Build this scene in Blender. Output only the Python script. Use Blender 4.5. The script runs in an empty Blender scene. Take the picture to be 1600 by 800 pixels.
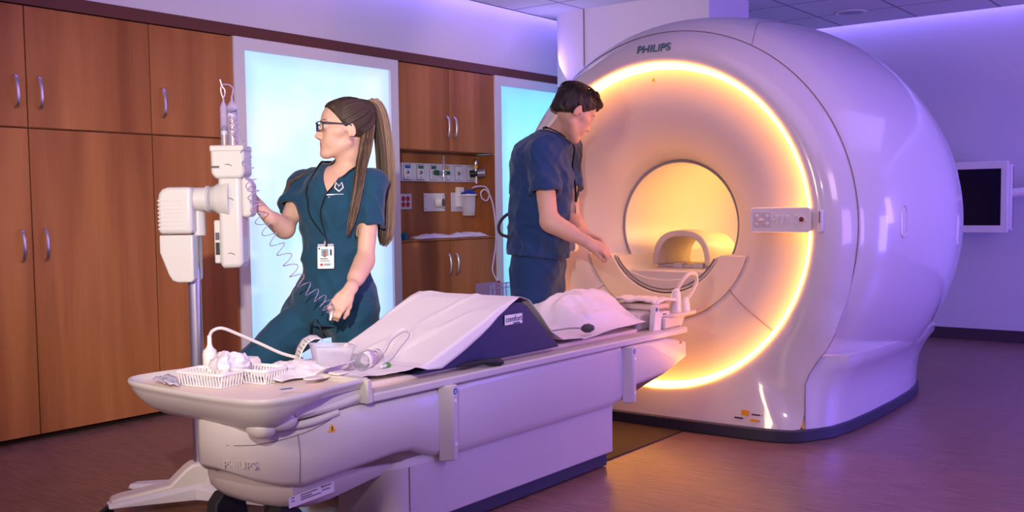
import bpy, bmesh, math, random
import numpy as np
from mathutils import Vector, Matrix, noise
random.seed(7)
PI = math.pi
C = bpy.context.scene.collection
rad = math.radians

# ---------------------------------------------------------------- materials
def srgb(r, g, b):
    f = lambda c: (c/255/12.92) if c/255 <= .04045 else ((c/255+.055)/1.055)**2.4
    return (f(r), f(g), f(b), 1)
MATS = {}
def mat(name, col, rough=.5, metal=0, emit=None, estr=0, coat=0, trans=0, alpha=1, sss=0, bump=None, var=0, vscale=6, spec=.5, ior=1.45, sheen=0):
    if name in MATS: return MATS[name]
    m = bpy.data.materials.new(name); m.use_nodes = True
    nt = m.node_tree; b = nt.nodes['Principled BSDF']
    c = col if len(col) == 4 else (*col, 1)
    b.inputs['Base Color'].default_value = c
    b.inputs['Roughness'].default_value = rough
    b.inputs['Metallic'].default_value = metal
    b.inputs['Specular IOR Level'].default_value = spec
    b.inputs['IOR'].default_value = ior
    b.inputs['Coat Weight'].default_value = coat
    b.inputs['Coat Roughness'].default_value = .06
    b.inputs['Transmission Weight'].default_value = trans
    b.inputs['Alpha'].default_value = alpha
    b.inputs['Sheen Weight'].default_value = sheen
    if sss:
        b.inputs['Subsurface Weight'].default_value = sss
        b.inputs['Subsurface Radius'].default_value = (1, .35, .2)
        b.inputs['Subsurface Scale'].default_value = .012
    if emit:
        b.inputs['Emission Color'].default_value = (*emit[:3], 1)
        b.inputs['Emission Strength'].default_value = estr
    tc = nt.nodes.new('ShaderNodeTexCoord')
    if var:
        n = nt.nodes.new('ShaderNodeTexNoise'); n.inputs['Scale'].default_value = vscale; n.inputs['Detail'].default_value = 4
        nt.links.new(tc.outputs['Object'], n.inputs['Vector'])
        r = nt.nodes.new('ShaderNodeValToRGB')
        r.color_ramp.elements[0].position = .3; r.color_ramp.elements[1].position = .7
        r.color_ramp.elements[0].color = tuple(max(0, x*(1-var)) for x in c[:3]) + (1,)
        r.color_ramp.elements[1].color = tuple(min(1, x*(1+var)) for x in c[:3]) + (1,)
        nt.links.new(n.outputs['Fac'], r.inputs['Fac']); nt.links.new(r.outputs['Color'], b.inputs['Base Color'])
    if bump:
        s, st, dist = bump
        n2 = nt.nodes.new('ShaderNodeTexNoise'); n2.inputs['Scale'].default_value = s; n2.inputs['Detail'].default_value = 3
        nt.links.new(tc.outputs['Object'], n2.inputs['Vector'])
        bp = nt.nodes.new('ShaderNodeBump'); bp.inputs['Strength'].default_value = st; bp.inputs['Distance'].default_value = dist
        nt.links.new(n2.outputs['Fac'], bp.inputs['Height']); nt.links.new(bp.outputs['Normal'], b.inputs['Normal'])
    MATS[name] = m
    return m
def wood_mat(name, c1, c2, axis='z'):
    m = bpy.data.materials.new(name); m.use_nodes = True; nt = m.node_tree; b = nt.nodes['Principled BSDF']
    tc = nt.nodes.new('ShaderNodeTexCoord'); mp = nt.nodes.new('ShaderNodeMapping'); oi = nt.nodes.new('ShaderNodeObjectInfo')
    mp.inputs['Scale'].default_value = (9, 9, .55) if axis == 'z' else (.55, 9, 9)
    ad = nt.nodes.new('ShaderNodeVectorMath'); ad.operation = 'ADD'
    ml = nt.nodes.new('ShaderNodeVectorMath'); ml.operation = 'SCALE'; ml.inputs['Scale'].default_value = 37
    cx = nt.nodes.new('ShaderNodeCombineXYZ')
    for k in 'XYZ': nt.links.new(oi.outputs['Random'], cx.inputs[k])
    nt.links.new(cx.outputs[0], ml.inputs[0])
    nt.links.new(tc.outputs['Object'], ad.inputs[0]); nt.links.new(ml.outputs[0], ad.inputs[1])
    nt.links.new(ad.outputs[0], mp.inputs['Vector'])
    n = nt.nodes.new('ShaderNodeTexNoise'); n.inputs['Scale'].default_value = .55; n.inputs['Detail'].default_value = 6; n.inputs['Roughness'].default_value = .45; n.inputs['Distortion'].default_value = .6
    nt.links.new(mp.outputs[0], n.inputs['Vector'])
    r = nt.nodes.new('ShaderNodeValToRGB'); e = r.color_ramp.elements
    e[0].position = .32; e[0].color = c1; e[1].position = .68; e[1].color = c2
    nt.links.new(n.outputs['Fac'], r.inputs['Fac'])
    n2 = nt.nodes.new('ShaderNodeTexNoise'); n2.inputs['Scale'].default_value = 9; n2.inputs['Detail'].default_value = 2
    nt.links.new(mp.outputs[0], n2.inputs['Vector'])
    mx = nt.nodes.new('ShaderNodeMixRGB'); mx.blend_type = 'MULTIPLY'; mx.inputs['Fac'].default_value = .14
    nt.links.new(r.outputs['Color'], mx.inputs[1]); nt.links.new(n2.outputs['Fac'], mx.inputs[2])
    nt.links.new(mx.outputs[0], b.inputs['Base Color'])
    b.inputs['Roughness'].default_value = .5; b.inputs['Specular IOR Level'].default_value = .3
    MATS[name] = m
    return m

# ---------------------------------------------------------------- mesh builder
class MB:
    def __init__(s): s.v = []; s.f = []; s.mi = []; s.sm = True
    def add(s, vs, fs, mi=0):
        o = len(s.v); s.v += [tuple(p) for p in vs]; s.f += [tuple(i+o for i in f) for f in fs]; s.mi += [mi]*len(fs); return s
    def box(s, x0, x1, y0, y1, z0, z1, mi=0):
        vs = [(x, y, z) for x in (x0, x1) for y in (y0, y1) for z in (z0, z1)]
        return s.add(vs, [(0,1,3,2),(4,6,7,5),(0,4,5,1),(2,3,7,6),(0,2,6,4),(1,5,7,3)], mi)
    def obox(s, M, sx, sy, sz, mi=0):
        vs = [M @ Vector((x*sx/2, y*sy/2, z*sz/2)) for x in (-1,1) for y in (-1,1) for z in (-1,1)]
        return s.add(vs, [(0,1,3,2),(4,6,7,5),(0,4,5,1),(2,3,7,6),(0,2,6,4),(1,5,7,3)], mi)
    def rings(s, rs, cap=True, close=True, mi=0):
        n = len(rs[0]); vs = [p for r in rs for p in r]; fs = []
        for i in range(len(rs)-1):
            for j in range(n if close else n-1):
                k = (j+1) % n
                fs.append((i*n+j, i*n+k, (i+1)*n+k, (i+1)*n+j))
        if cap:
            fs.append(tuple(range(n))[::-1]); fs.append(tuple((len(rs)-1)*n+j for j in range(n)))
        return s.add(vs, fs, mi)
    def tube(s, pts, r, seg=8, cap=True, mi=0, flat=1, up=None):
        pts = [Vector(p) for p in pts]; n = len(pts)
        rr = r if hasattr(r, '__len__') else [r]*n
        rs = []; prev = None
        for i, p in enumerate(pts):
            t = (pts[min(i+1, n-1)]-pts[max(i-1, 0)])
            if t.length < 1e-9: t = Vector((0,0,1))
            t.normalize()
            if prev is None:
                a = Vector(up) if up is not None else (Vector((0,0,1)) if abs(t.z) < .9 else Vector((1,0,0)))
                u = a - t*a.dot(t); u.normalize()
            else:
                u = prev - t*prev.dot(t)
                if u.length < 1e-6: u = Vector((1,0,0))
                u.normalize()
            prev = u; w = t.cross(u)
            rs.append([p + (u*math.cos(2*PI*k/seg)*flat + w*math.sin(2*PI*k/seg))*rr[i] for k in range(seg)])
        return s.rings(rs, cap, True, mi)
    def cyl(s, a, b, r, r2=None, seg=24, mi=0):
        return s.tube([a, b], [r, r if r2 is None else r2], seg, True, mi)
    def lathe(s, prof, o=(0,0,0), axis='z', seg=48, mi=0, cap=False, a0=0, a1=2*PI):
        full = abs(a1-a0-2*PI) < 1e-6; rs = []
        for r, h in prof:
            ring = []
            for k in range(seg if full else seg+1):
                a = a0+(a1-a0)*k/seg; c, d = r*math.cos(a), r*math.sin(a)
                p = {'z': (c, d, h), 'x': (h, c, d), 'y': (c, h, d)}[axis]
                ring.append((p[0]+o[0], p[1]+o[1], p[2]+o[2]))
            rs.append(ring)
        return s.rings(rs, cap, full, mi)
    def prism(s, pts, a, b, axis='z', mi=0):
        def P(p, h): return {'z': (p[0], p[1], h), 'y': (p[0], h, p[1]), 'x': (h, p[0], p[1])}[axis]
        return s.rings([[P(p, a) for p in pts], [P(p, b) for p in pts]], True, True, mi)
    def grid(s, F, nu, nv, mi=0):
        vs = [F(i/(nu-1), j/(nv-1)) for i in range(nu) for j in range(nv)]
        return s.add(vs, [(i*nv+j, (i+1)*nv+j, (i+1)*nv+j+1, i*nv+j+1) for i in range(nu-1) for j in range(nv-1)], mi)
    def xf(s, M):
        s.v = [tuple(M @ Vector(p)) for p in s.v]; return s
    def warp(s, f):
        s.v = [tuple(f(*p)) for p in s.v]; return s

def wpos(o):
    v = Vector((0,0,0))
    while o is not None: v += o.location; o = o.parent
    return v
def part(name, mb, m, parent=None, bevel=0, bseg=2, subsurf=0, smooth=True, angle=35, solid=0, label=None, recalc=True):
    me = bpy.data.meshes.new(name)
    off = wpos(parent) if parent is not None else Vector((0,0,0))
    me.from_pydata([(p[0]-off.x, p[1]-off.y, p[2]-off.z) for p in mb.v], [], mb.f)
    ms = m if isinstance(m, (list, tuple)) else [m]
    for q in ms: me.materials.append(MATS[q] if isinstance(q, str) else q)
    if len(ms) > 1: me.polygons.foreach_set('material_index', mb.mi)
    if recalc:
        bm = bmesh.new(); bm.from_mesh(me); bmesh.ops.recalc_face_normals(bm, faces=bm.faces); bm.to_mesh(me); bm.free()
    me.update()
    if smooth:
        me.polygons.foreach_set('use_smooth', [True]*len(me.polygons))
        if angle < 180: me.set_sharp_from_angle(angle=rad(angle))
    o = bpy.data.objects.new(name, me); C.objects.link(o)
    if parent is not None: o.parent = parent
    if solid:
        q = o.modifiers.new('s', 'SOLIDIFY'); q.thickness = solid; q.offset = 0
    if bevel:
        q = o.modifiers.new('b', 'BEVEL'); q.width = bevel; q.segments = bseg; q.limit_method = 'ANGLE'; q.angle_limit = rad(40); q.harden_normals = False
    if subsurf:
        q = o.modifiers.new('ss', 'SUBSURF'); q.levels = subsurf; q.render_levels = subsurf
    if label: o['label'] = label
    return o
def thing(name, label, cat, loc=(0,0,0), rz=0, group=None):
    o = bpy.data.objects.new(name, None); C.objects.link(o); o.empty_display_size = .1
    o.location = loc; o.rotation_euler = (0, 0, rz)
    return tag(o, label, cat, group)
def tag(o, label, cat, group=None):
    o['label'] = label; o['category'] = cat
    if group: o['group'] = group
    return o
def struct(name, mb, m, **k):
    o = part(name, mb, m, **k); o['kind'] = 'structure'; return o
def dup(root, loc, rz=None, label=None):
    r = root.copy(); C.objects.link(r); r.location = loc
    if rz is not None: r.rotation_euler = (0, 0, rz)
    if label: r['label'] = label
    for ch in list(root.children):
        c = ch.copy(); C.objects.link(c); c.parent = r
        for g in list(ch.children):
            d = g.copy(); C.objects.link(d); d.parent = c
    return r
def text_mb(txt, size, depth=.001, sx=1):
    """letters in the local XY plane centred on the origin, as an MB"""
    cu = bpy.data.curves.new('lettering', 'FONT'); cu.body = txt; cu.size = size; cu.extrude = depth; cu.align_x = 'CENTER'; cu.align_y = 'CENTER'
    ob = bpy.data.objects.new('lettering', cu); C.objects.link(ob)
    bpy.context.view_layer.update()
    me = bpy.data.meshes.new_from_object(ob.evaluated_get(bpy.context.evaluated_depsgraph_get()))
    mb = MB(); mb.add([(v.co.x*sx, v.co.y, v.co.z) for v in me.vertices], [tuple(p.vertices) for p in me.polygons])
    bpy.data.objects.remove(ob); bpy.data.curves.remove(cu); bpy.data.meshes.remove(me)
    return mb
def frame(o, ex, ey):
    """matrix with local x along ex, local y along ey, origin o"""
    ex = Vector(ex).normalized(); ey = Vector(ey); ey = (ey-ex*ey.dot(ex)).normalized(); ez = ex.cross(ey)
    return Matrix(((ex.x, ey.x, ez.x, o[0]), (ex.y, ey.y, ez.y, o[1]), (ex.z, ey.z, ez.z, o[2]), (0,0,0,1)))
def catmull(P, n=8):
    P = [Vector(p) for p in P]; Q = [P[0]*2-P[1]] + P + [P[-1]*2-P[-2]]; out = []
    for i in range(1, len(Q)-2):
        for k in range(n):
            t = k/n; a, b, c, d = Q[i-1], Q[i], Q[i+1], Q[i+2]
            out.append(.5*((2*b)+(c-a)*t+(2*a-5*b+4*c-d)*t*t+(3*b-a-3*c+d)*t**3))
    out.append(P[-1]); return out
def rrect(x0, x1, y0, y1, r, n=6):
    out = []
    for cx, cy, a in ((x1-r, y1-r, 0), (x0+r, y1-r, 90), (x0+r, y0+r, 180), (x1-r, y0+r, 270)):
        for k in range(n+1):
            t = rad(a+90*k/n); out.append((cx+r*math.cos(t), cy+r*math.sin(t)))
    return out
def interp(x, P): return float(np.interp(x, [p[0] for p in P], [p[1] for p in P]))

# shared materials
wood_mat('wood', srgb(144, 84, 46), srgb(192, 124, 76))
mat('cabinet_gap', srgb(40, 20, 14), .9)
mat('steel', (.6, .6, .62), .3, 1)
mat('white_plastic', (.80, .77, .76), .28, coat=.3)
mat('gloss_white', (.70, .665, .68), .22, coat=.8)
mat('cream_plastic', (.68, .62, .56), .35)
mat('table_plastic', (.62, .58, .56), .38, coat=.15)
mat('dark_skirt', (.035, .035, .06), .45)
mat('seam', (.22, .17, .19), .8)
mat('black', (.012, .012, .014), .5)
mat('rubber', (.02, .02, .022), .6)
mat('grey_plastic', (.35, .34, .36), .5)
mat('white_paint', (.78, .76, .78), .6)
mat('yellow_sign', srgb(245, 170, 30), .5)
mat('blue_sticker', srgb(30, 80, 170), .5)
mat('print_grey', srgb(90, 85, 95), .7)
mat('paper', (.85, .83, .82), .7)
mat('clear', (.95, .97, 1), .05, trans=1, ior=1.2, spec=.6)
# ================================================================ the room
LEFT, BACK, CEIL = 5.2, 9.28, 2.82
wall_m = mat('wall_paint', (.66, .62, .70), .75, bump=(180, .08, .002))
def floor_mat():
    m = bpy.data.materials.new('vinyl_floor'); m.use_nodes = True; nt = m.node_tree; b = nt.nodes['Principled BSDF']
    tc = nt.nodes.new('ShaderNodeTexCoord'); mp = nt.nodes.new('ShaderNodeMapping'); mp.inputs['Scale'].default_value = (55, 3.2, 1)
    nt.links.new(tc.outputs['Object'], mp.inputs['Vector'])
    n = nt.nodes.new('ShaderNodeTexNoise'); n.inputs['Scale'].default_value = 1.6; n.inputs['Detail'].default_value = 6; n.inputs['Roughness'].default_value = .65
    nt.links.new(mp.outputs[0], n.inputs['Vector'])
    r = nt.nodes.new('ShaderNodeValToRGB'); e = r.color_ramp.elements
    e[0].position = .34; e[0].color = srgb(104, 72, 64); e[1].position = .66; e[1].color = srgb(150, 114, 102)
    nt.links.new(n.outputs['Fac'], r.inputs['Fac'])
    br = nt.nodes.new('ShaderNodeTexBrick'); br.offset = 0; br.inputs['Scale'].default_value = 1; br.inputs['Mortar Size'].default_value = .0012
    br.inputs['Brick Width'].default_value = .61; br.inputs['Row Height'].default_value = .61
    br.inputs['Color1'].default_value = (1,1,1,1); br.inputs['Color2'].default_value = (.96,.96,.96,1); br.inputs['Mortar'].default_value = (.62,.6,.6,1)
    nt.links.new(tc.outputs['Object'], br.inputs['Vector'])
    mx = nt.nodes.new('ShaderNodeMixRGB'); mx.blend_type = 'MULTIPLY'; mx.inputs['Fac'].default_value = 1
    nt.links.new(r.outputs[0], mx.inputs[1]); nt.links.new(br.outputs['Color'], mx.inputs[2]); nt.links.new(mx.outputs[0], b.inputs['Base Color'])
    b.inputs['Roughness'].default_value = .33; b.inputs['Specular IOR Level'].default_value = .45
    bp = nt.nodes.new('ShaderNodeBump'); bp.inputs['Strength'].default_value = .12; bp.inputs['Distance'].default_value = .003
    nt.links.new(n.outputs['Fac'], bp.inputs['Height']); nt.links.new(bp.outputs[0], b.inputs['Normal'])
    return m
def ceil_mat():
    m = bpy.data.materials.new('ceiling_tiles'); m.use_nodes = True; nt = m.node_tree; b = nt.nodes['Principled BSDF']
    tc = nt.nodes.new('ShaderNodeTexCoord')
    br = nt.nodes.new('ShaderNodeTexBrick'); br.offset = 0; br.inputs['Scale'].default_value = 1; br.inputs['Mortar Size'].default_value = .010; br.inputs['Mortar Smooth'].default_value = 0
    br.inputs['Brick Width'].default_value = .66; br.inputs['Row Height'].default_value = .66
    br.inputs['Color1'].default_value = (.72,.71,.74,1); br.inputs['Color2'].default_value = (.70,.69,.72,1); br.inputs['Mortar'].default_value = (.30,.28,.34,1)
    nt.links.new(tc.outputs['Object'], br.inputs['Vector']); nt.links.new(br.outputs['Color'], b.inputs['Base Color'])
    b.inputs['Roughness'].default_value = .9
    return m
struct('floor', MB().box(-4, BACK+.1, -4, LEFT+.6, -.1, 0), floor_mat(), smooth=False)
struct('ceiling', MB().box(-4, BACK-.10, -4, LEFT-.11, CEIL-.03, CEIL+.02), ceil_mat(), smooth=False)
struct('wall_back', MB().box(BACK, BACK+.12, -4, LEFT+.6, 0, 3.1), wall_m, smooth=False)
# wall behind the cabinets: the part above the cabinet line stands flush with the doors
w = MB().box(-4, BACK, LEFT, LEFT+.06, 2.335, 3.1).box(-4, BACK, LEFT+.56, LEFT+.62, 0, 3.1).box(-4, BACK, LEFT+.06, LEFT+.56, 2.335, 2.36)
struct('wall_left', w, wall_m, smooth=False)
b = MB().box(BACK-.018, BACK, -4, LEFT-.02, 0, .10)
struct('baseboard_back', b, mat('baseboard', srgb(70, 48, 62), .6), smooth=False)
# cove: slot behind the ceiling edge with a light strip
struct('trim_1', MB().box(-4, BACK, LEFT-.11, LEFT, 2.98, 3.02).box(-4, BACK-.11, LEFT-.13, LEFT-.11, CEIL-.03, 3.0), 'white_paint', smooth=False)
struct('trim_2', MB().box(BACK-.11, BACK, -4, LEFT, 2.98, 3.02).box(BACK-.12, BACK-.10, -4, LEFT-.12, CEIL-.03, 3.0), 'white_paint', smooth=False)
struct('trim_3', MB().box(-4, 8.0, LEFT-.012, LEFT+.03, 2.268, 2.338), mat('dark_trim', srgb(96, 52, 46), .6), smooth=False)
cove_m = mat('cove_led', (.1,.1,.2), .5, emit=(.26, .20, 1.0), estr=20)
t = thing('cove_light', 'blue light strip hidden in the ceiling slot above the cabinet wall', 'light', (2, LEFT-.07, 2.93), group='cove light strips')
part('light_strip', MB().box(-4, BACK-.15, LEFT-.095, LEFT-.06, 2.925, 2.945), cove_m, t)
t = thing('cove_light', 'blue light strip in the ceiling slot over the bare back wall', 'light', (BACK-.07, 1, 2.93), group='cove light strips')
part('light_strip', MB().box(BACK-.085, BACK-.055, -4, LEFT-.2, 2.925, 2.945), cove_m, t)
# white boxed column behind the scanner
cp = [(6.95, 4.62), (6.95, 3.50), (7.55, 3.46), (7.55, 4.955), (7.05, 4.955), (6.985, 4.89), (6.955, 4.79)]
struct('wall_column', MB().prism(cp, 0, CEIL-.03), mat('column_paint', (.72, .69, .74), .6), smooth=True)
struct('trim_4', MB().box(6.944, 6.951, 4.612, 4.62, 0, CEIL-.03), 'seam', smooth=False)
# round ceiling fitting and small sprinkler
t = thing('ceiling_speaker', 'round flush ceiling speaker in a tile above the scanner', 'speaker', (8.55, 3.0, CEIL-.03))
part('rim', MB().lathe([(.12,0),(.13,-.004),(.125,-.012),(.105,-.012),(.1,-.005)], (8.55,3.0,CEIL-.03)), 'white_paint', t)
part('grille', MB().lathe([(.0,-.014),(.06,-.013),(.104,-.008)], (8.55,3.0,CEIL-.03)), mat('grille', (.4,.4,.45), .6), t)

# ================================================================ cabinets
CY = LEFT
def handle_mb(x, z, h=.165, bend=1):
    pts = [(x, CY-.004, z-h/2), (x, CY-.022, z-h/2+.012), (x, CY-.034, z-h/4), (x, CY-.038, z), (x, CY-.034, z+h/4), (x, CY-.022, z+h/2-.012), (x, CY-.004, z+h/2)]
    mb = MB().tube(catmull(pts, 4), .0062, 8, flat=1.5, up=(1,0,0)); return mb
def cabinet(label, x0, x1, z0, z1, doors, depth=.5, group=None):
    t = thing('cabinet', label, 'cabinet', ((x0+x1)/2, CY+.03, z0), group=group)
    body = MB().box(x0+.002, x1-.002, CY+.020, CY+depth, z0+.002, z1-.002)
    part('body', body, 'wood', t, smooth=False)
    for (a, b, hx, hz) in doors:
        g = .0035
        d = part('door', MB().box(a+g, b-g, CY, CY+.0185, z0+g+.002, z1-g), 'wood', t, bevel=.0012, bseg=1, smooth=False)
        part('handle', handle_mb(hx, hz), 'steel', d)
    return t
cabinet('upper wooden cabinet at the far left with two handles meeting', 1.92, 3.358, 1.637, 2.266, [(1.92,2.64,2.578,1.822),(2.64,3.358,2.702,1.822)])
cabinet('tall lower wooden cabinet at the far left, doors meeting beside two handles', 1.92, 3.358, .03, 1.637, [(1.92,2.64,2.578,1.03),(2.64,3.358,2.702,1.03)])
cabinet('single door upper wooden cabinet left of the large lit panel', 3.358, 3.935, 1.637, 2.266, [(3.358,3.935,3.43,1.822)])
cabinet('single door tall lower wooden cabinet behind the injector stand', 3.358, 3.935, .03, 1.637, [(3.358,3.935,3.43,1.03)])
cabinet('upper wooden double cabinet above the medical gas niche', 5.372, 6.50, 1.628, 2.266, [(5.372,5.941,5.903,1.815),(5.941,6.50,5.988,1.815)])
cabinet('lower wooden double cabinet under the medical gas niche', 5.372, 6.50, .03, .945, [(5.372,5.941,5.898,.755),(5.941,6.50,5.988,.755)])
t = thing('cabinet_plinth', 'dark recessed plinth under the wooden cabinet wall', 'plinth', (5, CY+.1, 0))
part('board', MB().box(-2, 7.9, CY+.05, CY+.09, 0, .03), 'cabinet_gap', t, smooth=False)
cabinet('tall wooden cabinet cut off by the left edge of the photo', .4, 1.92, .03, 2.266, [(.4,1.16,1.1,1.03),(1.16,1.92,1.22,1.03)])
# niche lining
t = thing('wall_niche', 'wood lined niche between the upper and lower double cabinets', 'niche', (5.93, CY+.1, .945))
nb = MB().box(5.372, 6.50, CY+.19, CY+.21, .945, 1.63)
part('back_panel', nb, 'wood', t, smooth=False)
part('side_panel', MB().box(5.372, 5.388, CY+.003, CY+.19, .96, 1.626), 'wood', t, smooth=False)
part('side_panel', MB().box(6.482, 6.50, CY+.003, CY+.19, .96, 1.626), 'wood', t, smooth=False)
part('shelf_board', MB().box(5.372, 6.50, CY-.006, CY+.19, .946, .960), 'wood', t, smooth=False)

# ================================================================ luminous wall panels
def lit_mat(nm, c1, c2, st):
    m = bpy.data.materials.new(nm); m.use_nodes = True; nt = m.node_tree; b = nt.nodes['Principled BSDF']
    tc = nt.nodes.new('ShaderNodeTexCoord'); n = nt.nodes.new('ShaderNodeTexNoise'); n.inputs['Scale'].default_value = 1.3; n.inputs['Detail'].default_value = 2.5
    nt.links.new(tc.outputs['Object'], n.inputs['Vector'])
    r = nt.nodes.new('ShaderNodeValToRGB'); e = r.color_ramp.elements
    e[0].position = .36; e[0].color = (*c1, 1); e[1].position = .62; e[1].color = (*c2, 1)
    nt.links.new(n.outputs['Fac'], r.inputs['Fac'])
    # edge lit sheet: the rim and the foot of the panel glow deeper blue
    sp = nt.nodes.new('ShaderNodeSeparateXYZ'); nt.links.new(tc.outputs['Generated'], sp.inputs[0])
    def mth(op, a, b_=None, clamp=False):
        q = nt.nodes.new('ShaderNodeMath'); q.operation = op; q.use_clamp = clamp
        for i, v in enumerate((a, b_)):
            if v is None: continue
            if isinstance(v, (int, float)): q.inputs[i].default_value = v
            else: nt.links.new(v, q.inputs[i])
        return q.outputs[0]
    ex = mth('ABSOLUTE', mth('SUBTRACT', sp.outputs[0], .5)); ex = mth('MULTIPLY', mth('SUBTRACT', ex, .40), 7, True)
    ez = mth('MULTIPLY', mth('SUBTRACT', .16, sp.outputs[2]), 7, True); et = mth('MULTIPLY', mth('SUBTRACT', sp.outputs[2], .95), 12, True)
    e_ = mth('MULTIPLY', mth('MAXIMUM', mth('MAXIMUM', ex, ez), et), .75)
    mx = nt.nodes.new('ShaderNodeMixRGB'); nt.links.new(e_, mx.inputs[0]); nt.links.new(r.outputs[0], mx.inputs[1]); mx.inputs[2].default_value = (.18, .28, 1, 1)
    nt.links.new(mx.outputs[0], b.inputs['Emission Color'])
    b.inputs['Emission Strength'].default_value = st; b.inputs['Base Color'].default_value = (.4,.5,.6,1); b.inputs['Roughness'].default_value = .5
    return m
lms = [lit_mat('luminous_panel', (.36, .76, 1), (.66, .86, 1), 1.0), lit_mat('luminous_panel_cyan', (.10, .66, .95), (.24, .80, 1), 1.0)]
mat('panel_frame', (.70, .66, .74), .5)
for k, (x0, x1, lab) in enumerate( ((3.935, 5.372, 'large glowing sky blue wall panel in a white frame behind the standing woman'), (6.50, 7.94, 'glowing cyan wall panel in a white frame behind the man in navy scrubs'))):
    t = thing('light_panel', lab, 'light panel', ((x0+x1)/2, CY, .03), group='glowing wall panels')
    fr = MB(); y0, y1 = CY-.012, CY+.05; w_ = .078
    fr.box(x0, x0+w_, y0, y1, .03, 2.27).box(x1-w_, x1, y0, y1, .03, 2.27).box(x0+w_, x1-w_, y0, y1, 2.27-w_, 2.27).box(x0+w_, x1-w_, y0, y1, .03, .03+w_)
    part('frame', fr, 'panel_frame', t, smooth=False)
    part('diffuser', MB().box(x0+w_, x1-w_, CY+.01, CY+.03, .03+w_, 2.27-w_), lms[k], t, smooth=False)

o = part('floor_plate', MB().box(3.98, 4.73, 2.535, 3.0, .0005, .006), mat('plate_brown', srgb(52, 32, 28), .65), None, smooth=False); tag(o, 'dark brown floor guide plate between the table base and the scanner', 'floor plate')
# ================================================================ the scanner
AY, AZ = 2.76, 1.08
scan = thing('mri_scanner', 'large rounded white scanner with an orange lit ring around its bore', 'mri scanner', (5.6, AY, 0))
gw = 'gloss_white'
hp = catmull([(4.965,1.058,0),(5.0,1.083,0),(5.1,1.132,0),(5.22,1.165,0),(5.4,1.195,0),(5.65,1.222,0),(5.9,1.238,0),(6.1,1.235,0),(6.3,1.208,0),(6.5,1.172,0),(6.68,1.115,0),(6.83,1.0,0),(6.91,.8,0),(6.93,.55,0),(6.93,.37,0)], 5)
hull = part('rear_housing', MB().lathe([(p.y, p.x) for p in hp], (0,AY,AZ), 'x', 128), gw, scan, angle=60)
# front cover: disc that runs down into a pedestal front
half = [(0,.06,4.765),(.25,.06,4.765),(.45,.06,4.77),(.62,.06,4.778),(.72,.06,4.79),(.785,.06,4.812),(.82,.065,4.845),(.832,.14,4.865),(.832,.22,4.868),(.834,.29,4.872),(.85,.345,4.884),(.885,.41,4.90),(.925,.475,4.92),(.955,.545,4.938),(.985,.64,4.95)]
n0 = math.atan2(.64-AZ, .985)
NA = 56
for k in range(1, NA+1):
    a = n0 + (PI/2-n0)*k/NA
    r_ = 1.058 + .018*max(0, 1-k/8)
    half.append((r_*math.cos(a), AZ+r_*math.sin(a), 4.962))
full = half + [(-y, z, x) for (y, z, x) in half[-2:0:-1]]
fr = []; NR = 12
for i in range(NR+1):
    f = i/NR; ring = []
    for (y, z, x) in full:
        d = math.hypot(y, z-AZ); cy, cz = y/d*.876, (z-AZ)/d*.876
        g = f**2.4 if z > .5 else f**(1.2+1.2*max(0, (z-.06)/.44))
        ring.append((4.826 + (x-4.826)*g - .012*math.sin(PI*min(1, f*1.0))*(1 if z > .5 else .3), AY+cy+(y-cy)*f, AZ+cz+(z-AZ-cz)*f))
    fr.append(ring)
fr.append([(x+.03, AY+y*.985, AZ+(z-AZ)*.985) for (y, z, x) in full])
part('front_cover', MB().rings(fr, cap=False), gw, scan, angle=50)
# pedestal and skirt
ph = [(5.2,.76),(4.90,.80),(4.875,.832),(4.93,.872),(5.02,.912),(5.2,.94),(5.5,.952),(5.9,.952),(6.25,.935),(6.5,.905),(6.62,.87),(6.66,.80),(6.67,.4)]
prs = []
for z, o_ in ((.06,0),(.16,.002),(.24,.012),(.30,.030),(.35,.055),(.39,.082),(.43,.088)):
    prs.append([(x+(o_ if x > 6.3 else 0), AY-(y+o_*(1 if x > 4.95 else .15)), z) for x, y in ph] + [(x+(o_ if x > 6.3 else 0), AY+(y+o_*(1 if x > 4.95 else .15)), z) for x, y in ph[::-1]])
part('pedestal', MB().rings(prs), gw, scan, angle=40)
sh = [(4.735,0),(4.735,.35),(4.74,.6),(4.752,.70),(4.778,.775),(4.815,.825),(4.86,.852),(4.93,.885),(5.02,.925),(5.2,.952),(5.5,.964),(5.9,.964),(6.25,.947),(6.5,.917),(6.63,.885),(6.675,.81),(6.69,.4)]
pl = [(x, AY-y) for x, y in sh] + [(x, AY+y) for x, y in sh[:0:-1]]
part('base_skirt', MB().prism(pl, 0, .062), 'dark_skirt', scan, bevel=.006, angle=40)
# seams
def circ(r, x, a0, a1, n=60, c=(AY, AZ)): return [(x, c[0]-r*math.cos(rad(a0+(a1-a0)*i/n)), c[1]+r*math.sin(rad(a0+(a1-a0)*i/n))) for i in range(n+1)]
def hullr(x): return interp(x, [(p.x, p.y) for p in hp])
part('panel_seam', MB().tube(circ(1.063, 4.968, -38, 218, 120), .0022, 6), 'seam', scan)
part('panel_seam', MB().tube([(4.866, AY-.836, z) for z in (.06,.15,.29)]+[(4.884,AY-.852,.345),(4.90,AY-.888,.41),(4.925,AY-.93,.475),(4.95,AY-.958,.545)], .0018, 6), 'seam', scan)
pts = []
for i in range(31):
    x = 4.97+.95*i/30; a = rad(62+9*math.sin(min(1, i/14)*PI/2)); r_ = hullr(x)+.0005; pts.append((x, AY-r_*math.cos(a), AZ+r_*math.sin(a)))
part('panel_seam', MB().tube(pts, .0016, 6), 'seam', scan)
pts = [(4.97+.5*i/20, AY+(hullr(4.97+.5*i/20))*math.cos(rad(128-90-i*.2))*1, AZ+hullr(4.97+.5*i/20)*math.sin(rad(128-90-i*.2))) for i in range(21)]
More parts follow.
